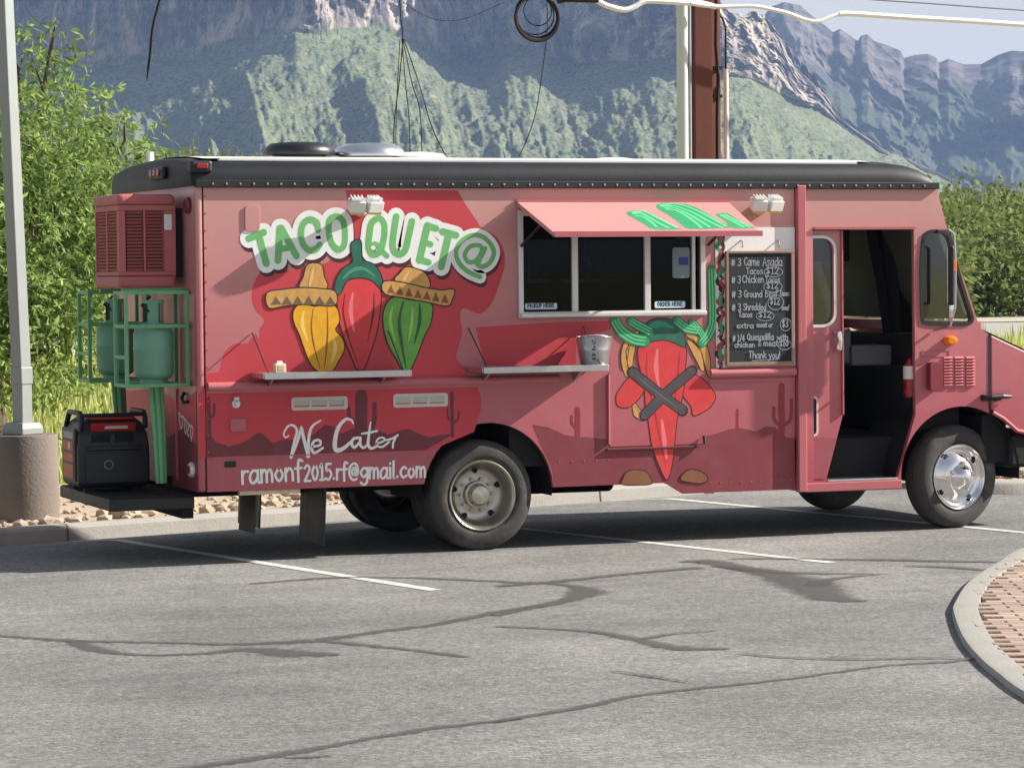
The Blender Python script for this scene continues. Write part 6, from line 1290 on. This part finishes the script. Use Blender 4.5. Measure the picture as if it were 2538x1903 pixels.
dep = toe*(1-a)+zig*a**np.interp(v, [520,720], [1.7,5.0])
dep = dep-(ridge*1.5)*np.sin(np.pi*np.clip(a,0,1)**.8)*(a < 1)
zz_ = zcb*prof+(zct-zcb)*c
skew = XX*.012+a*1.6*np.sign(np.sin(XX*.004))
gul = fbm(XX*.016+a*.9, a*1.3+3, 5, .55, True); zz_ = zz_+(gul-.55)*46*np.sin(np.pi*np.clip(a,.02,1))*(c <= 0)
zz_ = zz_+(fbm(XX*.06, a*22, 4)-.5)*11*np.clip(a*4,0,1)*(c <= 0)+(fbm(XX*.2, a*85, 3, .6)-.5)*4.5*np.clip(a*4,0,1)*(c <= 0)
edge = np.clip(1-c*12,0,1)
flut = fbm(XX*.021+7, c*1.1+zig*.004, 5, .58, True); flut2 = fbm(XX*.075+3+c, c*6.5, 5, .65, True)
dep = dep+c*(70+(zct-zcb)*.16)-(flut-.5)*95*np.clip(c*6,0,1)-(flut2-.5)*40*np.clip(c*6,0,1)
stp = (fbm(XX*.03, c*7+1, 3)-.5)*40*np.clip(c*5,0,1); dep = dep+stp
zz_ = zz_+(fbm(XX*.05+9, c*2+2, 4)-.5)*26*np.clip(c*8,0,1)*np.clip((zct-zcb)/60,0,1)
zz_ = np.maximum(zz_, -2+a*0); zz_[0,:] = -8
rk = np.clip(c*14,0,1)*1.0+np.clip((fbm(XX*.025+4,a*5+9,4)-.6)*2.2,0,.35)*(c <= 0)*np.clip(a*2-.6,0,1)
sc = 1+dep/D0*.0
M_MT = mount_mat('cliff_and_scree', (184,172,160), (80,76,78), (104,114,86), (126,132,102), (150,144,120), (60,70,52))
grid('mountain', XX*(1+dep/D0), D0+dep, zz_*(1+dep/D0), rk, M_MT, '')
# --- back range at right
D1 = 3900.0; nc, nr = 640, 220
v = np.linspace(1180, 2600, nc); Xc = (v-1106)*Q*D1
sky_ = [(1180,60),(1500,60),(1600,40)]+[((1638+x/2.458)/1.14738, y/2.458/1.14738) for x,y in [(640,82),(680,30),(760,0),(860,20),(920,70),(960,105),(1020,150),(1060,185),(1100,165),(1150,195),(1210,240),(1230,205),(1270,200),(1310,240),(1390,265),(1470,300),(1490,345),(1560,325),(1640,320),(1690,345),(1700,375),(1760,350),(1850,385),(1960,385),(2060,330),(2140,305),(2212,310)]]+[(2300,95),(2400,130),(2600,90)]
top = (HZ-10-ip(v, sky_))*Q*D1
t = np.linspace(0,1,nr)[:,None]; XX = np.broadcast_to(Xc,(nr,nc)).copy()
wx = XX+(fbm(XX*.006,t*3,4)-.5)*160; fold = fbm(wx*.0042+2+t*.8, t*1.8+1, 5, .55, True); f2 = fbm(wx*.014+t*2, t*7+5, 5, .62, True)
dep = -900*(1-t)+t*120-(fold-.5)*420*np.sin(np.pi*np.clip(t,0,1)*.92)-(f2-.5)*90*np.clip(t*3,0,1)*np.clip((1-t)*6,0,1)+XX*-.5
z2 = top*(t**1.05)+(fbm(XX*.03+4,t*6,4)-.5)*30*np.sin(np.pi*t); z2[0,:] = -8
rk = np.clip((t-.45)*1.2,0,.5)+(fbm(XX*.01,t*4,4)-.5)*.9
grid('mountain_range', XX*(1+dep/D1), D1+dep, z2*(1+dep/D1), rk, mount_mat('range_rock', (122,114,110), (82,78,80), (70,80,60), (86,94,72), (112,108,98), (46,54,44)), '')
# back of the last row, so the range is a solid ridge from other sides too
# --- haze
HTOP = max(max(v.co.z for v in bpy.data.objects[n_].data.vertices) for n_ in ('mountain','mountain_range'))+6
mb = MB(); mb.box(-5100,6100,-3100,9100,-11,HTOP)
hz_ = mb.build('haze', M_UNDER); hz_.data.materials.clear()
hm = bpy.data.materials.new('haze_air'); hm.use_nodes = True; n = hm.node_tree; n.nodes.clear(); o = n.nodes.new('ShaderNodeOutputMaterial'); pv = n.nodes.new('ShaderNodeVolumePrincipled')
pv.inputs['Color'].default_value = (.38,.57,.98,1); pv.inputs['Density'].default_value = .00011; pv.inputs['Anisotropy'].default_value = .1
n.links.new(pv.outputs[0], o.inputs['Volume']); hz_.data.materials.append(hm); tag(hz_, 'thin bluish air between the lot and the mountains', 'haze', kind='stuff')
